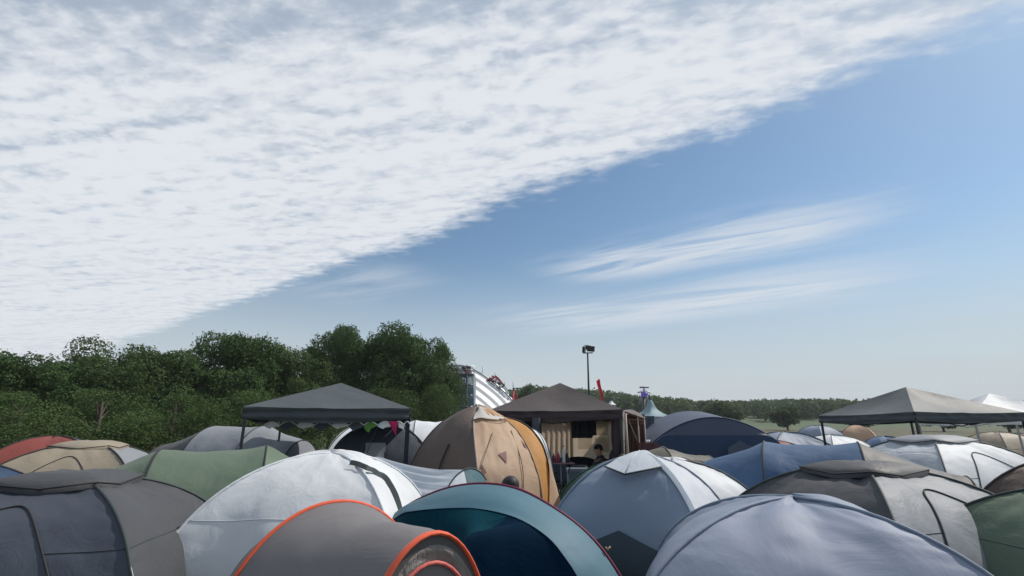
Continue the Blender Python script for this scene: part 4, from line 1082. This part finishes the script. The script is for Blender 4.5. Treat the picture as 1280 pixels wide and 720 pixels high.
# --- 13 brown lean-to at the right of the gazebo
def leanto():
    Y = 13.2; t = thing('canopy_shelter', 'open brown canopy with thin poles and clear plastic roof beside the brown gazebo', 'canopy', (GX(793, Y), Y, 0))
    A = [W(781, 512.5, Y), W(790, 512, Y), W(800, 517, Y), W(806, 522, Y)]
    B = [p + Vector((0, 2.2, -.05)) for p in A]
    MB().loft(A, B, 16, 10, .02, (1, Y, 0), .02).build('roof', fabric('clear_sheet', (.30, .27, .28), .5, .3), t)
    for (x0, y0, x1, y1) in ((781, 515, 806, 524), (783, 524.5, 805, 525.5)):
        a = W(x0, y0, Y); b = W(x1, y1, Y); MB().tube([a, b], .022, 6).build('beam', M_wood, t)
    for px in (797, 805):
        MB().tube([Vector((GX(px, Y, 1.8), Y, 0)), W(px, 521, Y)], .02, 6).build('pole', solid('dusty_pole', (.22, .17, .16), .6), t)
    MB().tube([W(786, 526, Y), W(797, 552, Y)], .008, 5).build('rope', M_cordw, t)
    rows = [[W(781 + 25 * j / 20, y, Y + .6) + Vector((0, .03 * math.sin(j * 1.7), 0)) for j in range(21)] for y in (518, 526, 545, 560, 600)]
    MB().grid(rows).build('back_sheet', fabric('umber_sheet', (.075, .042, .035), .3), t)
    rows = [[W(782 + 23 * j / 20, y, Y + .1) + Vector((0, .02 * math.sin(j * 1.3), 0)) for j in range(21)] for y in (525.5, 530)]
    MB().grid(rows).build('valance', fabric('rust_valance', (.14, .075, .05), .2), t)
    rows = [[W(806 + 12 * j / 10, y, Y + 1.2) + Vector((0, .02 * math.sin(j * 1.3), 0)) for j in range(11)] for y in (520, 530, 545, 560, 600)]
    MB().grid(rows).build('side_sheet', fabric('slate_blue_sheet', (.055, .07, .10), .2), t)
leanto()
# crates with cups
def crates():
    Y = 11.3
    for i, (px, lb) in enumerate(((803, 'dark red plastic crate standing on the box stack nearest the gazebo'), (811.5, 'dark red crate with a white cup on it beside the olive tent'), (818.5, 'last dark red crate of the row by the steel blue tent'))):
        z = 1.30; x = GX(px, Y, z)
        t = thing('crate', lb, 'crate', (x, Y, z - .02), 'dark red crates beside the gazebo')
        m = MB(); w = .115 / .15 * .13 
        for s in range(4):
            m.box((x, Y - .1, z + .02 + s * .045), (.13, .012, .03)); m.box((x, Y + .1, z + .02 + s * .045), (.13, .012, .03))
            m.box((x - .065, Y, z + .02 + s * .045), (.012, .2, .03)); m.box((x + .065, Y, z + .02 + s * .045), (.012, .2, .03))
        for sx in (-1, 1):
            for sy in (-1, 1): m.box((x + sx * .066, Y + sy * .1, z + .085), (.02, .02, .18))
        m.box((x, Y, z), (.13, .2, .012)); m.build('shell', solid('maroon_plastic', (.075, .018, .022), .5), t, False)
    c = thing('camp_table', 'tall dark folding table holding the red crates', 'table', (GX(811, Y), Y, 0))
    x0, x1 = GX(797, Y, 1.28), GX(822, Y, 1.28)
    MB().box(((x0 + x1) / 2, Y, 1.265), (x1 - x0, .4, .025)).build('tabletop', M_pole, c, False)
    for x in (x0 + .02, x1 - .02):
        for y in (-.17, .17): MB().tube([(x, Y + y, 0), (x, Y + y, 1.25)], .011, 6).build('leg', M_pole, c)
    for px, lb in ((808.3, 'small white cup left of its twin on the red crates'), (810.8, 'small white cup right of its twin on the red crates')):
        p = Vector((GX(px, Y, 1.49), Y - .02, 1.475)); o = MB().lathe(p, [(0, 0), (.022, 0), (.03, .06), (.027, .06), (.02, .005)], 12).build('cup', M_white); 
        o.location = p; 
        for v_ in o.data.vertices: v_.co -= p
        tag(o, lb, 'cup', 'white cups on the crates')
crates()

# ------------------------------------------------------------------ camp furniture and people under the gazebo
def camp_stand():
    Y = 11.6; zt = 1.04; x0, x1 = GX(683, Y, zt), GX(717, Y, zt)
    t = thing('camp_table', 'slim folding camp kitchen table with bottles on it in front of the beige drape', 'table', ((x0 + x1) / 2, Y, 0))
    MB().box(((x0 + x1) / 2, Y, zt), (x1 - x0, .42, .02)).build('tabletop', solid('plum_board', (.22, .13, .15), .5), t, False)
    for x in (x0 + .03, x1 - .03, (x0 + x1) / 2):
        for y in (-.18, .18):
            if x == (x0 + x1) / 2 and y > 0: continue
            MB().tube([(x, Y + y, 0), (x, Y + y, zt - .01)], .009, 6).build('leg', M_steel, t)
    MB().box(((x0 + x1) / 2, Y, .62), (x1 - x0 - .06, .36, .012)).build('shelf', M_pole, t, False)
    spots = [(686, .22, M_bottle, 'short red bottle at the left end of the camp table'), (692, .20, solid('wine_plastic', (.16, .02, .05), .3), 'wine red bottle second from the left end of the table'), (698, .24, M_bottle, 'red bottle left of the pale one on the camp table'),
             (704.5, .36, M_glassb, 'tall pale bottle standing highest on the camp table'), (709, .23, M_black, 'black bottle at the right end of the camp table')]
    for px, h, m, lb in spots:
        b = Vector((GX(px, Y, zt), Y + random.uniform(-.08, .08), zt + .01)); o = thing('bottle', lb, 'bottle', b, 'bottles on the camp table')
        MB().lathe(b, [(0, 0), (.036, 0), (.038, .02), (.038, h * .6), (.03, h * .72), (.014, h * .82), (.013, h * .93), (0, h * .93)], 12).build('bottle_body', m, o)
        MB().lathe(b + Vector((0, 0, h * .93)), [(.015, 0), (.015, h * .07), (0, h * .07)], 10).build('cap', M_white if m is not M_glassb else M_red, o)
camp_stand()
def chair(x, y, rz, mat, label, h=.42, group=None):
    t = thing('camping_chair', label, 'chair', (x, y, 0), group); m = Matrix.Rotation(rz, 3, 'Z'); o = Vector((x, y, 0))
    def T(a, b, c): return o + m @ Vector((a, b, c))
    MB().loft([T(-.25, -.25, h + .03), T(0, -.25, h - .02), T(.25, -.25, h + .03)], [T(-.25, .22, h + .0), T(0, .22, h - .06), T(.25, .22, h)], 12, 8, 0, None).build('seat', mat, t)
    MB().loft([T(-.25, .22, h), T(0, .25, h - .05), T(.25, .22, h)], [T(-.25, .38, h + .5), T(0, .42, h + .5), T(.25, .38, h + .5)], 12, 8, 0, None).build('backrest', mat, t)
    for s in (-1, 1):
        MB().tube([T(s * .27, .38, h + .5), T(s * .27, .22, h), T(s * .24, -.22, 0)], .011, 6).build('leg', M_pole, t)
        MB().tube([T(s * .27, -.25, h + .2), T(s * .27, -.25, h), T(s * .24, .26, 0)], .011, 6).build('leg', M_pole, t)
        MB().box(T(s * .28, 0, h + .21), (.055, .46, .02), rz).build('armrest', M_black, t, False)
    return t
def person(x, y, rz, label, seat=.42, hair=True, cap=False, lean=.15, zoff=0.0):
    """seated figure; local -Y is forward"""
    t = thing('person', label, 'person', (x, y, 0)); m = Matrix.Rotation(rz, 3, 'Z'); o = Vector((x, y, 0))
    def skin(name, V, E, Rr, mat, parent, lvl=2):
        me = bpy.data.meshes.new(name); me.from_pydata([tuple(m @ Vector(q)) for q in V], E, []); ob = bpy.data.objects.new(name, me)
        scene.collection.objects.link(ob); ob.parent = parent
        me.materials.append(mat)
        s = ob.modifiers.new('skin', 'SKIN'); s.use_smooth_shade = True
        for i, r in enumerate(Rr): me.skin_vertices[0].data[i].radius = (r, r) if not isinstance(r, tuple) else r
        me.skin_vertices[0].data[0].use_root = True
        ob.modifiers.new('sub', 'SUBSURF').levels = lvl; ob.modifiers['sub'].render_levels = lvl
        return ob
    z = seat + .10; L_ = lean
    V = [(0, .05, z), (0, .10, z + .22), (0, .12 + L_ * .3, z + .42), (0, .10 + L_ * .3, z + .53), (0, .07 + L_ * .3, z + .62), (0, .05 + L_ * .3, z + .73)]
    E = [(0, 1), (1, 2), (2, 3), (3, 4), (4, 5)]; Rr = [(.15, .12), (.13, .105), (.15, .10), .055, .085, .078]
    for s in (-1, 1):
        b = len(V)
        V += [(s * .10, -.05, z), (s * .14, -.40, z + .03), (s * .14, -.44, .10), (s * .14, -.58, .05)]; E += [(0, b), (b, b + 1), (b + 1, b + 2), (b + 2, b + 3)]; Rr += [.085, .062, .042, .034]
        b = len(V); sh = .12 + L_ * .3
        V += [(s * .19, sh, z + .43), (s * .25, sh - .04, z + .17), (s * .17, sh - .27, z + .13), (s * .15, sh - .35, z + .12)]; E += [(2, b), (b, b + 1), (b + 1, b + 2), (b + 2, b + 3)]; Rr += [.058, .044, .030, .033]
        palm = b + 3
        for k, (fx, fl) in enumerate(((-.03, .065), (-.01, .08), (.01, .085), (.03, .07), (.045, .045))):
            b = len(V); V += [(s * .15 + fx, sh - .40, z + .115), (s * .15 + fx * 1.15, sh - .36 - fl, z + .09)]; E += [(palm, b), (b, b + 1)]; Rr += [.011, .009]
    body = skin('body', V, E, Rr, M_skin, t)
    # shirt
    V = [(0, .05, z + .02), (0, .10, z + .22), (0, .12 + L_ * .3, z + .42), (0, .11 + L_ * .3, z + .49)]; E = [(0, 1), (1, 2), (2, 3)]; Rr = [(.17, .135), (.145, .12), (.165, .115), (.075, .07)]
    for s in (-1, 1):
        b = len(V); sh = .12 + L_ * .3; V += [(s * .19, sh, z + .43), (s * .25, sh - .04, z + .17), (s * .19, sh - .20, z + .14)]; E += [(2, b), (b, b + 1), (b + 1, b + 2)]; Rr += [.072, .058, .046]
    skin('shirt', V, E, Rr, M_shirt, t)
    V = [(0, .05, z)]; E = []; Rr = [(.165, .13)]
    for s in (-1, 1):
        b = len(V); V += [(s * .10, -.05, z), (s * .14, -.40, z + .03), (s * .14, -.44, .14)]; E += [(0, b), (b, b + 1), (b + 1, b + 2)]; Rr += [.10, .078, .06]
    skin('trousers', V, E, Rr, M_trouser, t)
    hc = o + m @ Vector((0, .06 + L_ * .3, z + .70))
    f = MB()
    for s in (-1, 1):
        f.ball(hc + m @ Vector((s * .032, -.082, .005)), .012, 8, 6)
    f.build('eyes', M_black, t)
    f = MB(); f.ball(hc + m @ Vector((0, -.095, -.025)), .017, 8, 6, (1, 1, 1.5))
    for s in (-1, 1): f.ball(hc + m @ Vector((s * .085, .0, -.01)), .024, 8, 6, (.5, 1, 1.3))
    f.build('nose_and_ears', M_skin, t)
    MB().lathe(o + m @ Vector((0, .11 + L_ * .3, z + .44)), [(.13, -.02), (.12, .04), (.085, .09), (.075, .13), (.06, .12)], 14).build('collar', M_shirt, t)
    hm = MB(); rows = []
    for i in range(9):
        ph = PI * .62 * i / 8
        rows.append([hc + m @ Vector((math.sin(ph) * math.cos(2 * PI * j / 20) * (.112 if cap else .098), .012 + math.sin(ph) * math.sin(2 * PI * j / 20) * (.12 if cap else .108), .01 + math.cos(ph) * (.115 if cap else .105) + (.03 if math.sin(2 * PI * j / 20) < -.3 and i > 5 else 0))) * 1.0 for j in range(20)])
    hm.grid(rows, close=True)
    hm.build('cap' if cap else 'hair', fabric('black_cap', (.010, .011, .016), 0) if cap else M_hair, t)
    return t
chair(GX(746, 12.0, 1.2) - .20, 12.02, -PI * .45, F_dslate, 'dark camping chair carrying the dark haired person under the gazebo', .5)
person(GX(746, 12.0, 1.2) - .20, 12.0, -PI * .45, 'dark haired person in dark clothes sitting under the brown gazebo', .52, lean=.6)
chair(GX(638, 6.75, 1), 6.75, PI, F_dslate, 'low camping chair hidden behind the teal tent rim', .22)
person(GX(638, 6.75, 1), 6.72, PI, 'person in a black cap sitting behind the teal tent, only the cap visible', .25, cap=True, lean=0.0)
chair(GX(733, 11.4, 1), 11.5, .4, fabric('dark_green_canvas', (.015, .03, .028), 0), 'empty dark canvas chair left of the seated dark haired person', .5)
chair(GX(690, 10.6, .8), 10.9, 1.2, M_shirt, 'dark camping chair under the camp kitchen table edge', .4)
# cool box and bag
def coolbox():
    Y = 10.4; x = GX(722, Y, 1.0); t = thing('cool_box', 'pale blue cool box standing on a dark stand beside the camp table', 'cool box', (x, Y, .62))
    MB().box((x, Y, .80), (.40, .3, .34)).build('box', fabric('dull_blue_plastic', (.06, .085, .12), 0), t, False)
    MB().box((x, Y, .99), (.42, .32, .05)).build('lid', fabric('pale_blue_plastic', (.12, .15, .19), 0), t, False)
    MB().tube([(x - .21, Y - .16, .93), (x - .15, Y - .19, 1.05), (x + .15, Y - .19, 1.05), (x + .21, Y - .16, .93)], .01, 6, 14).build('handle', M_pole, t)
    s = thing('stool', 'dark folding stool under the pale blue cool box', 'stool', (x, Y, 0))
    MB().box((x, Y, .605), (.44, .34, .03)).build('seat', M_black, s, False)
    for a in (-1, 1):
        for b in (-1, 1): MB().tube([(x + a * .2, Y + b * .14, 0), (x + a * .16, Y + b * .12, .59)], .011, 6).build('leg', M_pole, s)
coolbox()
def sofa():
    Y = 12.7; x0, x1 = GX(690, Y, 1), GX(762, Y, 1); t = thing('camp_sofa', 'dark inflatable sofa against the window wall of the brown gazebo', 'sofa', ((x0 + x1) / 2, Y, 0))
    m = fabric('dark_teal_velour', (.012, .022, .030), 0); w = x1 - x0; xc = (x0 + x1) / 2
    MB().ball((xc, Y, .32), 1, 24, 14, (w / 2, .45, .3)).build('seat', m, t); MB().ball((xc, Y + .4, .75), 1, 24, 14, (w / 2, .2, .36)).build('backrest', m, t)
    b = thing('backpack', 'black backpack at the right curtain of the brown gazebo', 'backpack', (GX(771, 11.6, 1), 11.7, 0))
    MB().ball((GX(771, 11.7, 1), 11.7, .95), 1, 18, 12, (.2, .17, .42)).build('bag_body', M_shirt, b); MB().ball((GX(771, 11.7, 1), 11.55, .8), 1, 14, 10, (.14, .08, .2)).build('pocket', M_shirt, b)
    s = thing('storage_box', 'dark storage box under the black backpack', 'box', (GX(771, 11.7, 1), 11.7, 0))
    MB().box((GX(771, 11.7, 1), 11.7, .26), (.5, .4, .5)).build('shell', M_black, s, False); MB().box((GX(771, 11.7, 1), 11.7, .525), (.53, .43, .03)).build('lid', M_pole, s, False)
sofa()

# ------------------------------------------------------------------ the camp goes on to either side
W_ = fabric
c_sand = W_('sand_tent', (.34, .29, .22), .2); c_green2 = W_('sage_tent', (.12, .17, .12), .15); c_red2 = W_('brick_tent', (.22, .05, .04), .15)
c_blue2 = W_('mid_blue_tent', (.05, .11, .22), .2); c_grey2 = W_('pale_slate_tent', (.24, .26, .29), .15); c_char = W_('charcoal_tent', (.055, .058, .065), .08)
dome((3.9, 5.9), .35, 2.5, 2.4, 1.34, [c_grey2, c_char, c_grey2, c_char], F_dstrip, 'two tone grey dome tent right of the plain slate blue one', vent=c_char, bulge=.012, door=2)
dome((5.2, 4.6), .1, 2.4, 2.2, 1.25, [c_green2], F_dstrip, 'sage green dome tent at the lower right corner', vent=c_sand, bulge=.012, door=2)
tunnel((4.9, 8.3), R(150), [(-1.7, 1.8, 1.1), (-.5, 2.3, 1.55), (.8, 2.3, 1.55), (1.8, 1.8, 1.2)], [c_char, c_blue2, c_blue2], M_cord, 'blue and charcoal tunnel tent behind the two tone grey dome', ends=((c_char, .3), (c_blue2, .2)), win=(1, .2, .36, .3, .7, F_dslate))
dome((7.2, 6.6), .7, 2.6, 2.4, 1.42, [F_tan, F_brown, F_tan, F_brown], M_cord, 'tan and brown dome tent at the right edge of the view', vent=F_silver, bulge=.012, door=2)
dome((7.9, 9.8), .2, 2.8, 2.6, 1.6, [F_white, F_lgrey], F_dstrip, 'white dome tent in the right middle distance', vent=c_grey2, bulge=.015, door=2)
gazebo(10.5, 13.5, 3, 3, 2.15, 2.85, .15, F_slate, F_slate, M_pole, 'slate grey gazebo in the right part of the camp', val=.2)
dome((10.3, 13.4), .2, 2.4, 2.2, 1.5, [c_blue2], F_dstrip, 'mid blue dome tent pitched under the right slate gazebo', bulge=.015, guys=False)
tunnel((11.0, 8.7), R(20), [(-1.5, 2, 1.2), (-.3, 2.4, 1.7), (1.0, 2.3, 1.6)], [c_green2, c_sand], M_cord, 'sage and sand tunnel tent far right', ends=((c_green2, .3), (c_sand, .2)))
dome((6.6, 13.6), .5, 2.4, 2.3, 1.5, [c_red2, c_grey2], M_cord, 'brick red and grey dome tent right of the steel blue family tent', bulge=.015, guys=False)
gazebo(15.5, 16.5, 3, 3, 2.15, 2.9, -.2, F_white, F_white, M_steel, 'white gazebo at the far right behind the tents', val=.2)
dome((8.9, 17), .1, 2.6, 2.6, 1.7, [F_bluegrey], M_cord, 'distant blue grey dome tent between the two right gazebos', bulge=.015, guys=False)
dome((13.2, 12.2), .9, 2.4, 2.3, 1.5, [c_sand], M_cord, 'sand coloured dome tent right of the slate gazebo', bulge=.015, guys=False)
# left
dome((-4.15, 5.0), .2, 2.5, 2.4, 1.30, [F_dslate, c_char], F_dstrip, 'charcoal dome tent left of the bright white one', vent=c_char, bulge=.012, door=2)
tunnel((-4.7, 7.9), R(25), [(-1.7, 1.8, 1.0), (-.5, 2.2, 1.45), (.9, 2.2, 1.5), (1.8, 1.7, 1.1)], [c_green2], M_cord, 'sage green tunnel tent behind the charcoal dome on the left', ends=((c_green2, .3), (c_green2, .3)), win=(1, .6, .78, .3, .7, F_dslate))
dome((-6.9, 6.1), .5, 2.6, 2.4, 1.40, [c_blue2, F_bnavy], M_cord, 'blue and navy dome tent near the left edge of the view', vent=c_grey2, bulge=.012, door=2)
dome((-7.9, 9.8), .3, 2.6, 2.5, 1.5, [c_sand, c_grey2], M_cord, 'sand and grey dome tent on the left in front of the hedge', vent=c_sand, bulge=.012, door=2)
dome((-10.6, 8.6), .1, 2.4, 2.3, 1.4, [F_olive], M_cord, 'olive dome tent at the far left', vent=F_olive, bulge=.012, guys=False)
tunnel((-7.2, 13.4), R(-10), [(-1.8, 2.1, 1.4), (-.5, 2.5, 1.85), (.9, 2.5, 1.85), (2.0, 2.0, 1.5)], [c_char, c_grey2, c_grey2], M_cord, 'charcoal and grey tunnel tent left of the slate gazebo', ends=((c_char, .3), (c_grey2, .3)), guys=False)
dome((-11.8, 13.4), .6, 2.6, 2.4, 1.6, [c_red2, c_char], M_cord, 'brick red and charcoal dome tent under the left trees', bulge=.012, guys=False)

# tents further off on the right
for i, (x, y, rz, hh, m, lb) in enumerate([(13.5, 22, .3, 1.5, F_white, 'white dome tent in the far row beyond the right slate gazebo'), (17.2, 24, .9, 1.4, c_blue2, 'mid blue dome tent in the far row on the right'),
        (21.5, 23, .2, 1.6, c_sand, 'sand coloured tent near the end of the far right row'), (9.2, 24, .5, 1.5, F_green, 'dark green dome tent in the far row right of the steel blue tent'),
        (26, 26, .7, 1.5, c_red2, 'brick red tent in the far row at the right edge'), (12.5, 31, .1, 1.7, F_lgrey, 'pale grey dome tent furthest back on the right field'),
        (19.5, 33, .4, 1.8, F_bluegrey, 'slate blue tent furthest back on the right field'), (24, 36, .9, 1.8, F_tan, 'tan tent furthest back on the right field')]):
    dome((x, y), rz, 2.8, 2.5, hh + ground_z(0, y), [m], F_dstrip, lb, bulge=.02, guys=False)
# clutter under the brown gazebo
def lathe_thing(name, label, cat_, p, prof, mat, group=None, cap=None):
    o = thing(name, label, cat_, p, group); MB().lathe(p, prof, 14).build('body', mat, o)
    if cap: MB().lathe(Vector(p) + Vector((0, 0, prof[-1][1])), cap, 12).build('lid', M_white, o)
chair(GX(757, 12.7, 1), 12.9, -.5, fabric('maroon_canvas', (.10, .02, .03), 0), 'maroon camping chair right of the seated dark haired person', .55)
chair(GX(706, 12.3, 1), 12.4, .2, fabric('steel_canvas', (.10, .13, .18), 0), 'steel blue camping chair in front of the beige drape', .6)
